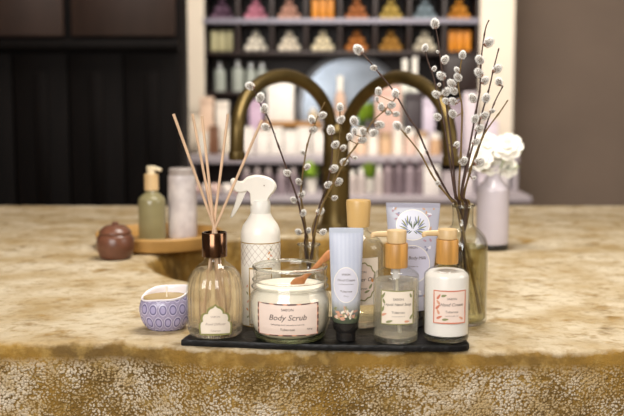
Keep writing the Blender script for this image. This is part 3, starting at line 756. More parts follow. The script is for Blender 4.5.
def branch(label, pts, depth0, depth1, cats, mouth, group, m='bark', r0=.0017, r1=.0008):
    """pts: photo points from the vase mouth to the tip, each given its own depth along the twig"""
    n = len(pts); P3 = []
    for i, (x, y) in enumerate(pts):
        k = (i+1)/n; P3.append(at(x, y, depth0 + (depth1-depth0)*k))
    foot, lip = mouth
    full = [foot, lip] + P3
    q = [Vector(v) for v in spl([tuple(v) for v in full], 7)]
    N_ = len(q); rad = [r0 + (r1-r0)*i/(N_-1) for i in range(N_)]
    for i in range(6, N_-1, 7): rad[i] *= 1.45               # nodes
    base = full[0]
    bm = tube([v-base for v in q], rad, 9)
    o = obj('willow_branch', bm, M[m], None, loc=base); tag(o, label, 'branch', group)
    for i, c in enumerate(cats):
        x, y = c[0], c[1]; s = c[2] if len(c) > 2 else 1.0
        best = min(range(8, N_), key=lambda j: (q[j] - at(x, y, q[j].y)).length)
        tgt = at(x, y, q[best].y) - q[best]
        tang = (q[min(best+1, N_-1)] - q[best-1]).normalized()
        me = CAT[i % 4]; ob = bpy.data.objects.new('catkin', me); C.objects.link(ob); ob.parent = o
        side = tgt - tang*tgt.dot(tang)
        d = (tang*.9 + (side.normalized()*.9 if side.length > .0008 else Vector((0, -.25, 0))) + Vector((0, (-.25 if i % 2 else .15), 0))).normalized()
        centre = q[best] + tgt
        st = centre - d*.0055*s*1.0
        ob.location = st - base; ob.rotation_euler = d.to_track_quat('Z', 'Y').to_euler(); k_ = s*random.uniform(1.02, 1.14); ob.scale = (k_, k_, k_)
        if (st-q[best]).length > .003:
            tw = tube([q[best]-base, st-base], .0007, 6); obj('twig', tw, M[m], o)
    return o

# left small vase
K = 1.42; pv = Vector((at(309, 250, K).x, K, ZT)); ztop = zz(243.5, K)-ZT
t = thing('bud_vase', 'small clear glass vase behind the scrub jar, holding willow', 'vase', pv)
r = .0165; bm = lathe([(0, .0005), (.022, .0005), (.024, .003), (.024, .045), (.020, .058), (.0145, .066), (.0142, ztop-.004), (r, ztop-.001), (r, ztop), (r-.0018, ztop), (.0125, ztop-.005), (.0125, .066), (.019, .056), (.0222, .044), (.0222, .006), (0, .006)], 48)
obj('glass_body', bm, M['glass'], t)
ring('lip', .0168, ztop-.0012, .0014, .0016, M['rimglass'], t, 48)
obj('water', lathe([(0, .007), (.0220, .007), (.0220, .044), (.0215, .047), (0, .047)], 40), M['water'], t)
G1 = 'pussy willow branches in the small vase'
fl = lambda dx, dy: (pv + Vector((dx, dy, .012)), pv + Vector((dx*-.6, dy*.6, ztop*.92)))
branch('longest dark willow branch leaning far left across the left brass arch', [(305.5, 234), (300, 210), (296, 195), (287.5, 171), (277, 142), (269, 120), (260, 103), (251.5, 83)], 1.42, 1.36,
       [(250, 86, 1.15), (260, 98, 1.15), (264, 109, 1.05), (265.5, 127, 1), (287.5, 173, .9), (275, 134, .4), (294, 200, .9), (303, 213, .9)], fl(.009, .002), G1, 'bark')
branch('thin upright willow branch ending beside the left side of the brass column', [(307, 235), (302, 205), (301, 190), (304, 164), (308, 142), (314, 126), (319, 114), (325, 102)], 1.43, 1.44,
       [(312, 120, 1), (322, 115.5, 1), (313, 130, 1), (303, 152.6, .7), (307, 167, .9), (299, 182, .9), (301.5, 195, .9), (298.5, 232, .9), (308, 231, .8)], fl(.004, .010), G1, 'barkg')
branch('dark willow branch rising in front of the brass column', [(314, 230), (320, 205), (326, 188), (331, 165), (332.5, 145), (331, 132)], 1.41, 1.40,
       [(331, 130.5, 1.1), (335, 145, 1), (333.5, 169, 1.05), (328, 185, 1), (320, 211.5, 1.05), (323, 232, .9)], fl(-.008, -.006), G1)
branch('reddish willow branch between the two brass arches', [(313, 226), (321, 208), (331, 186), (337, 165), (339.5, 140), (340, 108)], 1.43, 1.43,
       [(340, 107.5, 1.05), (340.5, 120, 1.05), (343, 148, .9), (344, 162, 1.05), (338, 182, 1.05), (334.5, 198, .8)], fl(-.009, .004), G1, 'barkg')
branch('arching willow branch of the small vase reaching under the right brass arch', [(315, 232), (322, 206), (333, 184), (346, 160), (356, 146), (365, 134), (373, 121), (386, 109), (400, 93)], 1.41, 1.38,
       [(349.5, 137, .9), (354, 121, 1.2), (354.5, 131.5, .8), (363, 131.5, 1.05), (362, 140, 1), (373.5, 133, 1.05), (379, 125, 1.1), (378.5, 91.5, 1.0), (381, 107, 1), (391.5, 105, 1.05), (395.5, 94, 1.1), (396, 114, .8), (388, 113, .7), (355, 158, .6), (377, 99, .6)], fl(-.010, -.002), G1, 'barkg')
# right vase
K = 1.378; pv = Vector((at(461.5, 300, K).x, K, ZT)); zs = lambda py: zz(py, K)-ZT
t = thing('willow_vase', 'bulky glass bottle vase at right with stems in water', 'vase', pv)
r = .0352; rn = .0150
ow = [(0, .0005), (.030, .0005), (.034, .003), (r, .008), (r, zs(250)), (.0345, zs(243)), (.031, zs(236)), (.024, zs(230)), (.017, zs(226)), (rn, zs(222)), (rn, zs(208)), (rn+.0012, zs(206)), (rn+.0012, zs(204.5))]
iw = [(rn-.001, zs(204.5)), (rn-.0012, zs(222)), (.016, zs(227)), (.0225, zs(231.5)), (.0295, zs(237.5)), (.0330, zs(244)), (r-.0015, zs(251)), (r-.0015, .009), (.031, .006), (0, .006)]
obj('glass_body', lathe(ow[:4] + spl(ow[4:], 4) + iw, 72), M['glass'], t)
ring('lip', rn+.0016, zs(205.4), .0022, .0022, M['rimglass'], t, 56)
obj('water', lathe([(0, .0066), (.0308, .0066), (r-.0020, .0095), (r-.0020, zs(251)), (.0325, zs(246)), (0, zs(246))], 64), M['water'], t)
G2 = 'pussy willow branches in the large vase'
fr = lambda dx, dy: (pv + Vector((dx*1.3, dy, .016)), pv + Vector((-dx*.35, dy*.3, zs(212))))
branch('willow branch of the large vase leaning far left over the right brass arch', [(450, 197), (435, 170), (426, 150), (416.6, 128.5), (409, 118), (393.5, 91), (378, 72), (367, 58.5), (359, 50)], 1.37, 1.40,
       [(358.5, 50, 1.3), (374, 68, .8), (426, 151, .4)], fr(.020, -.004), G2)
branch('short willow branch of the large vase leaning left below the long one', [(451, 200), (438, 184), (430, 171.5), (420, 153), (404, 133), (398, 127)], 1.36, 1.35,
       [(397.5, 126, 1.1), (408.5, 130, .8), (437.5, 183, .7)], fr(.018, -.014), G2, 'barkg')
branch('willow branch topped by the catkin against the shelf of soaps', [(456, 195), (452, 150), (447, 110), (444, 86), (440.5, 60), (438, 40), (435.5, 27)], 1.37, 1.38,
       [(435, 24, 1.15), (444.6, 60, 1.1), (441.5, 76, 1.1), (446, 92, 1.1), (438, 52, .4)], fr(.006, .002), G2)
branch('willow branch second from the left among the upright stems of the large vase', [(455, 195), (449, 155), (443, 118), (437, 92), (433.5, 77), (428, 61.5), (425, 50)], 1.38, 1.41,
       [(425, 48, .95), (434, 69, .7), (436.6, 94.5, 1.1), (437.5, 117, 1.05), (456.6, 145, .8), (439, 85, .5)], fr(.010, .012), G2)
branch('slim willow branch crowded with catkins in the middle of the large vase', [(459, 195), (461, 150), (462, 108), (458.5, 86), (460.6, 66), (462.3, 57)], 1.37, 1.36,
       [(462.5, 55, 1), (458, 77.5, 1.05), (452, 84, 1.05), (454, 91, 1), (453, 101.5, 1.05), (453, 114, 1), (457, 70, .7), (463, 161.5, 1.05), (446, 101, .9)], fr(-.002, .006), G2, 'barkg')
branch('tallest dark willow branch of the large vase against the cream wall', [(461, 195), (469, 150), (476.6, 108), (480, 89), (481, 61.5), (485, 31), (489, 20)], 1.38, 1.38,
       [(488.5, 42.5, 1.3), (480, 60, 1.1), (479.4, 73, 1.1), (473, 98.5, 1.1), (485, 80.6, 1.1), (475, 119, 1.1), (470, 169, 1.0)], fr(-.010, .004), G2)
branch('second tall willow branch from the right in the large vase', [(462, 195), (469, 160), (480, 120), (489, 89), (493.5, 69), (499, 48)], 1.36, 1.35,
       [(497, 69, 1.2), (486, 98.5, 1.1), (484, 116, 1.1), (479, 128.5, 1), (475.7, 142, 1)], fr(-.014, -.010), G2)
branch('willow branch leaning right past the cream wall', [(463, 196), (475, 160), (487, 123), (495, 101.5), (503, 86)], 1.39, 1.41,
       [(499, 82, 1), (492, 111, .7)], fr(-.020, .008), G2)
branch('lowest willow branch leaning right above the white flowers', [(464, 197), (472, 165), (484, 134.6), (500, 112), (508, 100)], 1.37, 1.36,
       [(479, 162, 1.3), (474, 178, .5)], fr(-.022, -.003), G2, 'barkg')

# ------------------------------------------------------------------ brass fountain tap
t = thing('twin_spout_tap', 'aged brass tap with two arched spouts rising behind the basin', 'tap', (at(336, 220, 2.36).x, 2.36, ZT))
base = t.location.copy()
def sp_(pts): return [Vector(v) for v in spl([tuple(at(*q)-base) for q in pts], 8)]
ztc = at(336, 128, 2.36).z - ZT
pr = spl([(.050, 0), (.050, .006), (.040, .012), (.036, .022), (.033, .05), (.033, ztc*.55), (.036, ztc*.58), (.036, ztc*.61), (.032, ztc*.64), (.030, ztc*.92), (.034, ztc*.96), (.030, ztc), (.018, ztc+.015), (.0, ztc+.018)], 4)
obj('column', lathe([(0, 0)] + [(max(a_, 0), b_) for a_, b_ in pr], 48), M['brass'], t)
l1 = sp_([(331, 150, 2.35), (330, 122, 2.34), (323, 101, 2.32), (308, 84.5, 2.28), (288, 76, 2.24), (268, 79, 2.2), (252, 90, 2.16), (242, 106, 2.13), (237.5, 127, 2.1), (237, 158, 2.1)])
l2 = sp_([(342, 150, 2.35), (346, 126, 2.34), (357, 104, 2.31), (373, 88, 2.27), (395, 77.5, 2.22), (415, 81, 2.16), (432, 92, 2.1), (443, 108, 2.06), (449, 130, 2.03), (451, 163, 2.02)])
for l in (l1, l2):
    s = obj('spout', tube(l, .0150, 24), M['brass'], t)
    e = l[-1]; obj('nozzle_ring', lathe([(.013, -.004), (.0172, -.004), (.0178, .0), (.0178, .010), (.0172, .013), (.0155, .014)], 32, center=tuple(e)), M['brass'], s)

# ------------------------------------------------------------------ wooden tray group at left
K = 2.10; pt = Vector((at(160, 240, K).x, K, ZT))
t = thing('round_wooden_tray', 'round shallow wooden tray on the stone rim at left', 'tray', pt)
tr = mat('oiled tray wood', 'c79a58', .45, var=.3, scale=12)
obj('tray_base', lathe([(0, .001), (.118, .001), (.122, .004), (.121, .009), (0, .009)], 72), tr, t)
obj('raised_rim', lathe([(.118, .004), (.127, .004), (.131, .010), (.134, .028), (.132, .031), (.127, .031), (.122, .022), (.118, .010), (.118, .004)], 96), tr, t)
zt_ = ZT+.0092
K = 2.12; pb = Vector((at(152.5, 240, K).x, K, zt_)); hz = lambda py: zz(py, K)-zt_
t = thing('pump_dispenser', 'olive green soap dispenser with pale wooden pump on the round tray', 'bottle', pb)
ow = [(0, 0), (.026, 0), (.029, .003), (.0293, hz(203)), (.027, hz(198)), (.018, hz(194)), (.0125, hz(191)), (.0125, hz(188))]
obj('bottle_body', lathe(ow[:3] + spl(ow[3:], 4), 48), mat('olive green liquid soap', '8b8460', .18, var=.15, scale=20), t)
obj('wooden_collar', lathe([(0, hz(190)), (.0150, hz(190)), (.0150, hz(174)), (0, hz(174))], 32), M['palewood'], t)
hd_ = obj('pump_head', lathe([(0, hz(174)), (.009, hz(174)), (.010, hz(166)), (0, hz(165.5))], 32), mat('ivory pump', 'e3d6b8', .4), t)
obj('spout', tube([(0, 0, hz(169)), (.012, -.004, hz(168.5)), (.022, -.006, hz(170))], .0042, 12), mat('ivory spout', 'e3d6b8', .4), t)
K = 2.15; pb = Vector((at(183, 240, K).x, K, zt_)); hz = lambda py: zz(py, K)-zt_
t = thing('frosted_jar', 'tall frosted lilac white jar on the round tray beside the dispenser', 'jar', pb)
fm = mat('frosted mottled glass', 'dad4d3', .35, col2='b0a8aa', scale=26, bump=.4, bscale=60)
obj('jar_body', lathe(spl([(0, 0), (.026, 0), (.030, .003), (.031, .02), (.0305, hz(180)), (.029, hz(176)), (.0275, hz(174.5))], 4), 48), fm, t)
obj('lid', lathe([(0, hz(175)), (.0282, hz(175)), (.0285, hz(173)), (.0285, hz(169)), (.0265, hz(168)), (0, hz(168))], 48), mat('grey frosted lid', 'aaa19d', .3, var=.2, scale=30), t)
K = 1.93; pb = Vector((at(116, 262, K).x, K, ZT)); hz = lambda py: zz(py, K)-ZT
t = thing('brown_pot', 'round reddish brown lidded pot at the left edge of the basin', 'pot', pb)
bp = mat('reddish brown glaze', '704836', .3, var=.35, scale=25)
obj('pot_body', lathe(spl([(0, 0), (.024, 0), (.031, .006), (.037, .024), (.035, .042), (.029, .050)], 5), 56), bp, t)
obj('lid', lathe(spl([(.031, .0495), (.031, .054), (.020, .064), (.007, .067), (.0065, .071), (.0, .073)], 4), 48), bp, t)

# ------------------------------------------------------------------ flower bottle at right
K = 2.05; pb = Vector((at(492, 245, K).x, K, ZT)); hz = lambda py: zz(py, K)-ZT
t = thing('flower_bottle', 'milky lilac glass bottle with black foot holding white flowers at right', 'vase', pb)
rr = .033
obj('bottle_body', lathe(spl([(rr*.96, .014), (rr, .018), (rr, hz(195)), (rr*.93, hz(187)), (.019, hz(180)), (.0135, hz(175)), (.0130, hz(168)), (.0150, hz(166)), (.012, hz(166)), (.010, hz(178))], 4), 56), mat('milky lilac glass', 'cfc8d2', .2, var=.08, scale=10), t)
obj('foot', lathe([(0, 0), (rr*.95, 0), (rr, .002), (rr, .012), (rr*.96, .0145), (0, .0145)], 48), M['black'], t)
petal = mat('white petals', 'fbf8ef', .7); stemm = mat('green stem', '6f8f3c', .55, var=.2, scale=30); leafm = mat('fresh green leaf', 'a9bd62', .5, var=.25, scale=20)
tip0 = pb + Vector((0, 0, hz(167)))
rnd = random.Random(3)
flw = [((480, 160), .027), ((486, 147), .031), ((497, 155), .034), ((508, 148), .031), ((489, 166), .025), ((504, 167), .029)]
fpos = ['lowest left', 'upper left', 'middle', 'upper right', 'lower middle', 'lowest right']
for i, ((x, y), R_) in enumerate(flw):
    c = at(x, y, K + .02*((i % 3)-1)); base_ = tip0 - Vector((0, 0, .03))
    o = thing('white_flower', f'blurred white flower, {fpos[i]} of the bunch in the milky bottle', 'flower', c, 0, 'white flowers in the milky bottle')
    bm = bmesh.new()
    for ly, (cnt, tilt, sc) in enumerate(((8, .35, 1), (7, .8, .82), (5, 1.2, .6))):
        for k in range(cnt):
            a = 2*PI*k/cnt + ly*.4; d = Vector((math.cos(a)*math.cos(tilt), math.sin(a)*math.cos(tilt), math.sin(tilt))); s_ = Vector((-math.sin(a), math.cos(a), 0)); n_ = d.cross(s_)
            L_ = R_*sc; row = []
            for u in range(6):
                uu = u/5; wd_ = L_*.42*1.25*math.sin(PI*min(.92, .12+uu*.85))**.6
                row.append([bm.verts.new(d*L_*uu + s_*wd_*v_ + n_*(-.25*L_*uu*uu + .12*L_*v_*v_) ) for v_ in (-1, 0, 1)])
            for r1_, r2_ in zip(row, row[1:]):
                for q in (0, 1): bm.faces.new((r1_[q], r1_[q+1], r2_[q+1], r2_[q]))
    obj('petals', bm, petal, o).rotation_euler = (1.0, 0, .3*((i % 3)-1))
    lc = base_ - c
    obj('stem', tube([tuple(lc), tuple(lc*.5 + Vector((.004, 0, .004))), (0, 0, 0)], .0014, 8), stemm, o)
    bm = bmesh.new()
    for k in range(2):
        a = rnd.uniform(0, 6.28); b0 = lc*(.25+.18*k); d = Vector((math.cos(a), math.sin(a)*.6, .45)).normalized(); s_ = d.cross(Vector((0, 0, 1))).normalized()
        pv_ = [b0 + d*.046*u + s_*.012*math.sin(PI*u)*sg + Vector((0, 0, -.010*u*u)) for u, sg in ((0, 0), (.25, 1), (.5, 1), (.75, 1), (1, 0), (.75, -1), (.5, -1), (.25, -1))]
        bm.faces.new([bm.verts.new(v) for v in pv_])
    obj('leaves', bm, leafm, o, smooth=False)

# ------------------------------------------------------------------ dark panelled cabinet, left
K = 3.9; xr = at(187, 94, K+.2).x; xl = at(-40, 94, K).x
t = thing('panelled_cabinet', 'tall dark panelled wooden cupboard filling the left background', 'cupboard', ((xl+xr)/2, K+.25, FLOOR))
L0 = t.location.copy(); W_ = xr-xl; zl_ = at(0, 46, K).z - FLOOR
obj('carcass', B((0, -.125, 1.3), (W_, .25, 2.6), .006), M['darkwood'], t)
obj('cornice_ledge', B((0, -.27, zl_), (W_, .06, .035), .008), M['darkwood'], t)
brd = mat('dark brown polished wood', '382821', .4, spec=.3, var=.3, scale=4, stretch=(4, 4, 1))
def door(x0, x1, z0, z1, m, hn=True):
    cx_, cz_ = (x0+x1)/2, (z0+z1)/2; w_, h_ = x1-x0, z1-z0
    bm = B((cx_, -.262, cz_), (w_-.008, .022, h_), .003); d_ = obj('door', bm, m, t)
    for (a0, a1) in ((z0+.07, z0+h_*.46), (z0+h_*.52, z1-.07)):
        if a1-a0 > .1: obj('raised_panel', B((cx_, -.276, (a0+a1)/2), (w_-.16, .012, a1-a0), .006), m, d_)
    if hn: obj('handle', lathe([(0, 0), (.006, 0), (.008, .015), (.014, .022), (0, .030)], 20, bm=None), M['brass'], d_).matrix_local = Matrix.Translation((x1-.04, -.274, cz_)) @ Matrix.Rotation(PI/2, 4, 'X')
n_ = 4; dw = W_/n_
for k in range(n_):
    x1 = W_/2 - k*dw; door(x1-dw, x1, .08, zl_-.03, M['darkwood'])
for k in range(2):
    x1 = W_/2 - k*dw*2; d_ = obj('upper_panel', B((x1-dw, -.262, (zl_+2.55)/2+.01), (dw*2-.03, .022, 2.5-zl_), .006), brd, t)

# ------------------------------------------------------------------ cubby shelves of soap, back
YS = 5.3
xs = [at(x, 94, YS).x for x in (204, 238, 272, 306, 340, 375, 409, 444, 478)]
zA, zB = at(312, 21, YS).z, at(312, 53, YS).z        # the two boards
row = zA - zB
z_top = zA + row*2
t = thing('cubby_shelf', 'dark wooden wall unit of square compartments full of soaps', 'shelf', ((xs[0]+xs[-1])/2, YS, zB)); o0 = t.location.copy()
xm = 0; Wd = xs[-1]-xs[0]; Dp = .30
obj('back_panel', B((0, Dp, (z_top-zB)/2-.12), (Wd, .02, z_top-zB+.5)), M['shelfwood'], t)
for k, z in enumerate((zB, zA, zA+row, z_top)):
    s_ = obj('shelf_board', B((0, Dp/2, z-zB), (Wd, Dp, .022), .002), M['shelfwood'], t)
    if k: obj('lit_edge_strip', B((0, -.006, z-zB), (Wd, .010, .026), .002), M['lit_shelfedge'], s_)  # pale strip imitates the lit front of the board
for i, x in enumerate(xs):
    zz0 = zB-.22 if i in (0, 7, 8) else zB
    obj('divider', B((x-o0.x, Dp/2+.004, (zz0+z_top)/2-zB), (.020, Dp-.01, z_top-zz0), .002), M['shelfwood'], t)
zlow = at(312, 93, YS).z
obj('lower_board', B(((xs[0]+xs[2])/2-o0.x+.04, Dp/2, zlow-zB), (xs[2]-xs[0]+.1, Dp, .02), .002), M['shelfwood'], t)
obj('lower_back', B(((xs[7]+xs[8])/2-o0.x, Dp/2-.02, zB-.10-zB), (xs[8]-xs[7]-.02, Dp-.06, .19), .002), M['shelfwood'], t)
sm = {}
def smat(c):
    if c not in sm: sm[c] = mat('soap '+c, c, .5, var=.2, scale=60)
    return sm[c]
top_c = [('75566c', 'dusky purple'), ('d98ba0', 'pink'), ('cf9d88', 'peach'), ('d98a1c', 'amber'), ('b56f3c', 'rust'), ('c2a552', 'mustard'), ('84949c', 'grey blue'), ('d08a28', 'honey orange')]
low_c = [('c6be92', 'olive green'), ('fff6e4', 'ivory'), ('fbeed8', 'warm white'), ('fbecc8', 'butter'), ('c07630', 'burnt orange'), ('b78434', 'ochre'), ('ddd2ba', 'pale grey'), ('e08c14', 'bright orange')]
ordn = ['first', 'second', 'third', 'fourth', 'fifth', 'sixth', 'seventh', 'last']
def pyramid(x, z, col, nm, label, group):
    o = thing('soap_stack', label, 'soap', (x, YS+.12, z), 0, group); R_ = .0205
    for rw, cnt in enumerate((3, 2, 1)):
        for k in range(cnt):
            bm = bmesh.new(); 
            lathe([(R_*math.sin(PI*q/10), R_*.95*(1-math.cos(PI*q/10))) for q in range(11)], 20, bm=bm)
            obj('soap_ball', bm, smat(col), o, loc=((k-(cnt-1)/2)*R_*2.02, 0, rw*R_*1.80))
    return o
def barrow(x, z, col, label, group):
    o = thing('soap_bars', label, 'soap', (x, YS+.10, z), 0, group)
    for k in range(3): obj('soap_bar', B(((k-1)*.041, 0, .057), (.034, .05, .112), .006), smat(col), o)
    return o
for i in range(8):
    x = (xs[i]+xs[i+1])/2
    for rows, zb, (c, nm), rn_ in ((0, zA+.0115, top_c[i], 'upper'), (1, zB+.0115, low_c[i], 'lower')):
        isbar = (rows == 0 and i == 3) or (rows == 1 and i in (0, 7))
        lab = f'{nm} {"soap bars" if isbar else "soap pyramid"} in the {ordn[i]} compartment of the {rn_} shelf row'
        (barrow(x, zb, c, lab, 'soap bars standing in the shelf compartments') if isbar else pyramid(x, zb, c, nm, lab, 'soap pyramids in the shelf compartments'))

# glass bottles under the shelf, left
def simple_bottle(name, label, cat, x, Y, z, w_, h_, m, capm, group=None, capf=.2):
    o = thing(name, label, cat, (x, Y, z), 0, group); r = w_/2
    obj('bottle_body', lathe(spl([(0, 0), (r*.9, 0), (r, .006), (r, h_*(1-capf)*.80), (r*.8, h_*(1-capf)*.93), (r*.45, h_*(1-capf))], 3), 24), m, o)
    obj('cap', lathe([(0, h_*(1-capf)), (r*.55, h_*(1-capf)), (r*.55, h_), (0, h_)], 20), capm, o)
    return o
clearm = mat('pearly glass', 'aab0a6', .06); whitecap = mat('white cap', 'f6f2e8', .3); silver = mat('silver cap', 'd8d8d8', .15, .9)
for k, (x, w_, yt) in enumerate(((220, 11, 62), (238, 12, 60), (251, 10, 62), (262, 10, 62))):
    h_ = at(312, yt, YS).z - zlow - .011
    pass
    simple_bottle('glass_bottle', 'pearly glass bottle under the shelf, ' + ['nearest the left pillar', 'second from the left pillar', 'third from the left pillar', 'fourth from the left pillar'][k], 'bottle', at(x, 94, YS+.12).x, YS+.12, zlow+.0105, w_*.0055, h_, clearm, silver, 'glass bottles under the soap shelf')
# ------------------------------------------------------------------ display counter, back
YC = 4.85
zc = at(312, 156, YC).z; xa, xb = at(186, 94, YC).x, at(520, 94, YC).x
wl = mat('white lacquer counter', 'a69da2', .4, var=.04, scale=4); dk = mat('dark panel wood', '4a3c38', .6, var=.2, scale=5)  # panel wood is a plain dark brown
t = thing('display_counter', 'long white shop counter with open tiers along the back', 'counter', ((xa+xb)/2, YC, FLOOR)); o0 = t.location.copy()
Wc = xb-xa
obj('counter_top', B((0, .21, zc-FLOOR-.018), (Wc, .46, .036), .004), wl, t)
obj('back_panel', B((0, .42, (zc-FLOOR)/2-.02), (Wc, .02, zc-FLOOR-.04)), dk, t)
zt2 = at(312, 196, 4.55).z
obj('lower_tier', B((0, .04, zt2-FLOOR-.015), (Wc, .72, .03), .004), wl, t)
obj('plinth', B((0, .12, (zt2-FLOOR-.03)/2), (Wc-.04, .5, zt2-FLOOR-.032), .004), mat('taupe plinth', '8d8078', .6), t)
for s_ in (-1, 1): obj('end_panel', B((s_*(Wc/2-.012), .2, (zc-FLOOR-.038)/2), (.022, .40, zc-FLOOR-.04), .003), wl, t)
# round mirror
cm = at(350, 106, 5.54); RM = 52*5.54/1000
t = thing('round_mirror', 'large round blue grey mirror below the soap shelf, partly hidden by tap', 'mirror', cm)
def mdisc(r_, y0, y1): 
    bm = bmesh.new(); lathe([(0, -y0), (r_, -y0), (r_, -y1), (0, -y1)], 80, bm=bm); bmesh.ops.rotate(bm, verts=bm.verts[:], matrix=Matrix.Rotation(-PI/2, 3, 'X')); return bm
obj('mirror_glass', mdisc(RM*.9, -.004, .01), mat('mirror silvering', 'bccadb', .22, .75, var=.25, scale=7), t)
bm = lathe([(RM*.88, -.012), (RM*.9, .012), (RM, .012), (RM*1.01, -.004), (RM, -.014), (RM*.88, -.012)], 80); bmesh.ops.rotate(bm, verts=bm.verts[:], matrix=Matrix.Rotation(PI/2, 3, 'X'))
obj('mirror_frame', bm, mat('grey mirror frame', '8f9298', .4), t)
# products on counter top
rnd = random.Random(11)
def carton(label, x, Y, z, w_, h_, c, lid=None, group='cartons on the back counter'):
    o = thing('gift_box', label, 'box', (x, Y, z), rnd.uniform(-.12, .12), group)
    obj('carton', B((0, 0, h_*.44), (w_, min(w_, .07), h_*.86), .003), smat(c), o)
    obj('lid', B((0, 0, h_*.93), (w_*1.03, min(w_, .07)*1.05, h_*.14), .003), smat(lid or c), o)
def onc(px, yt, Y, zs_): q = at(px, yt, Y); return q.x, q.z - zs_
Y1 = 5.13
for (px, w_, yt, c, nm, Y) in ((195, 12, 116, 'eee0cc', 'cream', 5.12), (207, 13, 97, 'eacbb2', 'tall peach', 5.17), (222, 13, 101, 'f3e9dc', 'tall white', 5.17), (214, 9, 126, '7a5238', 'small brown', 5.02),
        (256, 13, 100, 'cdb0c8', 'lilac', 5.17), (203, 9, 132, 'f5efe2', 'short ivory', 5.0), (228, 10, 130, 'efe4cf', 'short cream', 5.02),
        (388, 25, 86, 'd9b3a4', 'large dusty pink', 5.17), (413, 16, 92, '3b3236', 'black', 5.17), (371, 12, 120, '3a3133', 'short black', 5.05), (429, 12, 98, 'cfc3d3', 'pale violet', 5.17),
        (455, 15, 100, '9d8d98', 'mauve', 5.17), (470, 13, 92, 'd9cdd3', 'tall pale mauve', 5.2), (491, 12, 120, 'e2d5df', 'pale lilac', 5.1), (345, 24, 118, 'c7d3df', 'added pale blue', 5.12)):  # pale blue carton is added, standing in for a reflection in the mirror
    x, h_ = onc(px, yt, Y, zc); carton(f'{nm} gift carton on the back counter', x, Y, zc, w_*Y/1000, h_, c)
# riser with the white lamp shade box
xA, xB_ = at(259, 94, 5.1).x, at(322, 94, 5.1).x; zr = at(312, 122, 5.1).z
t = thing('display_riser', 'low wooden riser on the back counter seen through the left arch', 'riser', ((xA+xB_)/2, 5.2, zc))
obj('riser_top', B((0, 0, zr-zc-.012), (xB_-xA, .14, .024), .003), mat('honey wood', 'ab7a3c', .5, var=.3, scale=10), t)
for s_ in (-1, 1): obj('riser_side', B((s_*((xB_-xA)/2-.012), 0, (zr-zc-.024)/2), (.02, .13, zr-zc-.025), .002), mat('honey wood side', 'ab7a3c', .5), t)
x, h_ = onc(281, 80, 5.2, zr); carton('bright white square box on the wooden riser inside the left arch', x, 5.2, zr, 26*5.2/1000, h_, 'faf6ee', group=None)
x, h_ = onc(313, 108, 5.2, zr)
simple_bottle('amber_bottle', 'small bottle at the right end of the wooden riser', 'bottle', x, 5.2, zr, .045, h_, smat('cdbb9a'), whitecap)
pos = ['leftmost', 'second', 'third', 'fourth', 'fifth', 'rightmost']
for k, px in enumerate((247, 262, 276, 290, 304, 319)):
    x, h_ = onc(px, 127+(k % 2)*3, 4.98, zc); carton(f'white product box, {pos[k]} of the row before the wooden riser', x, 4.98, zc, 13*4.98/1000, h_, 'efe8df', group='white boxes before the riser')
jc = ['efe2cf', 'e9c9ae', 'f4ece0', 'd9b58f', 'f2e6d6', 'e2c4b4', 'f5efe6', 'c9a27c']
for k in range(8):
    px = 348 + k*12.5; x, h_ = onc(px, 133-(k*5 % 7), 4.97, zc)
    o = thing('cosmetic_jar', f'{["cream", "peach", "white", "tan", "ivory", "rosy", "bright white", "brown"][k]} jar in the row at right on the back counter', 'jar', (x, 4.97, zc), 0, 'jars on the back counter'); r = .028
    obj('jar_body', lathe(spl([(0, 0), (r, 0), (r*1.03, h_*.3), (r, h_*.72)], 3), 24), smat(jc[k]), o)
    obj('lid', lathe([(0, h_*.72), (r*.9, h_*.72), (r*.9, h_), (0, h_)], 24), smat('b99a78' if k % 3 == 0 else 'f1eadf'), o)
x, h_ = onc(340, 76, 5.28, zc); simple_bottle('tall_bottle', 'peach bottle with pale cap showing between the two brass arches', 'bottle', x, 5.28, zc, .06, h_, smat('d8b59c'), whitecap)
for k, px in enumerate((405, 415)):
    x, h_ = onc(px, 59-k*2, 5.26, zc)
    simple_bottle('tall_bottle', f'tall pale bottle showing above the right arch, {["left", "right"][k]} of the pair', 'bottle', x, 5.26, zc, .05, h_, smat('e9ebe0'), whitecap, 'tall pale bottles above the right arch')
# potted greens
def plant(px, yt, Y, z, label, wpx, n=26):
    x, h_ = onc(px, yt, Y, z); o = thing('potted_plant', label, 'plant', (x, Y, z)); r = wpx*Y/2000; ph = h_*.42
    obj('pot', lathe([(0, 0), (r*.55, 0), (r*.7, ph), (r*.6, ph), (0, ph*.9)], 24), smat('e6e0d4'), o)
    bm = bmesh.new()
    for k in range(n):
        a = rnd.uniform(0, 6.28); el = rnd.uniform(.1, 1.4); d = Vector((math.cos(a)*math.cos(el), math.sin(a)*math.cos(el), math.sin(el))); L_ = rnd.uniform(.7, 1)*(h_-ph)
        L_ = min(L_, r*1.15/max(.25, math.cos(el))); s_ = Vector((-math.sin(a), math.cos(a), 0)); b0 = Vector((0, 0, ph*.95))
        bm.faces.new([bm.verts.new(b0+d*L_*u+s_*L_*.22*g) for u, g in ((0, 0), (.4, 1), (.75, .8), (1, 0), (.75, -.8), (.4, -1))])
    obj('foliage', bm, mat('lime leaf', '8fae2e', .5, var=.3, scale=30), o, smooth=False)
plant(311, 158, 4.72, zt2, 'small lime green plant on the lower tier left of the brass column', 18)
plant(370, 158, 4.72, zt2, 'small lime green plant on the lower tier right of the brass column', 16)
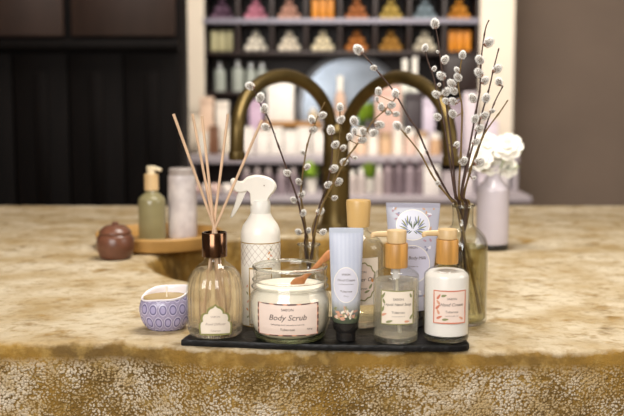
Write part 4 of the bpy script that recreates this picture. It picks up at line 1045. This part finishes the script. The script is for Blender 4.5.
plant(367, 96, 5.28, zc, 'leafy green plant behind the boxes under the right arch', 22, 36)
# lower tier products
mv = ['7f6f74', '8d7c80', '75656b', '94848a']
for k in range(9):
    px = [246, 257, 268, 281, 293, 388, 399, 410, 421][k]; x, h_ = onc(px, 160 if k > 4 else 168, 4.62, zt2)
    simple_bottle('mauve_bottle', f'mauve grey bottle on the lower tier, {["beside the spray head", "second right of the spray head", "third right of the spray head", "fourth right of the spray head", "just left of the lime plant", "leftmost of the four above the lavender tube", "second of the four above the lavender tube", "third of the four above the lavender tube", "rightmost of the four above the lavender tube"][k]}', 'bottle', x, 4.62, zt2, .048, h_, smat(mv[k % 4]), smat('b5a8a6' if k < 5 else '6a5a60'), 'mauve bottles on the lower tier')
for k in range(4):
    px = [343, 352, 361, 379][k]; x, h_ = onc(px, 172-k*2, 4.60, zt2)
    simple_bottle('pale_bottle', f'pale bottle on the lower tier right of the brass column, {["first", "second", "third", "fourth"][k]} from it', 'bottle', x, 4.60, zt2, .040, h_, smat('c9bcb6'), whitecap, 'pale bottles on the lower tier')
for k in range(5):
    px = [194, 205, 214, 226, 237][k]; R_ = .026
    x = at(px, 94, 4.62).x
    o = obj('bath_ball', lathe(spl([(0, 0), (R_*.7, R_*.2), (R_, R_), (R_*.7, R_*1.8), (0, R_*2)], 4), 28), smat(['dcb7b0', 'efe3dc', 'e6c7bd', 'f4ece4', 'e2bdb5'][k]), loc=(x, 4.62, zt2))
    tag(o, f'{["dusty pink", "off white", "pale pink", "white", "rose"][k]} bath ball on the lower tier behind the reeds', 'bath ball', 'bath balls on the lower tier')
for (px, w_, yt, c, nm) in ((431, 16, 166, 'ebe4de', 'tall white'), (449, 14, 172, 'b9adb0', 'grey lilac'), (466, 14, 170, 'd9cfd2', 'pale grey'), (484, 14, 172, 'cfc3cb', 'pale plum'), (500, 14, 174, 'e2dadc', 'off white')):
    x, h_ = onc(px, yt, 4.62, zt2); carton(f'{nm} carton on the lower tier at right', x, 4.62, zt2, w_*4.62/1000, h_, c, group='cartons on the lower tier')
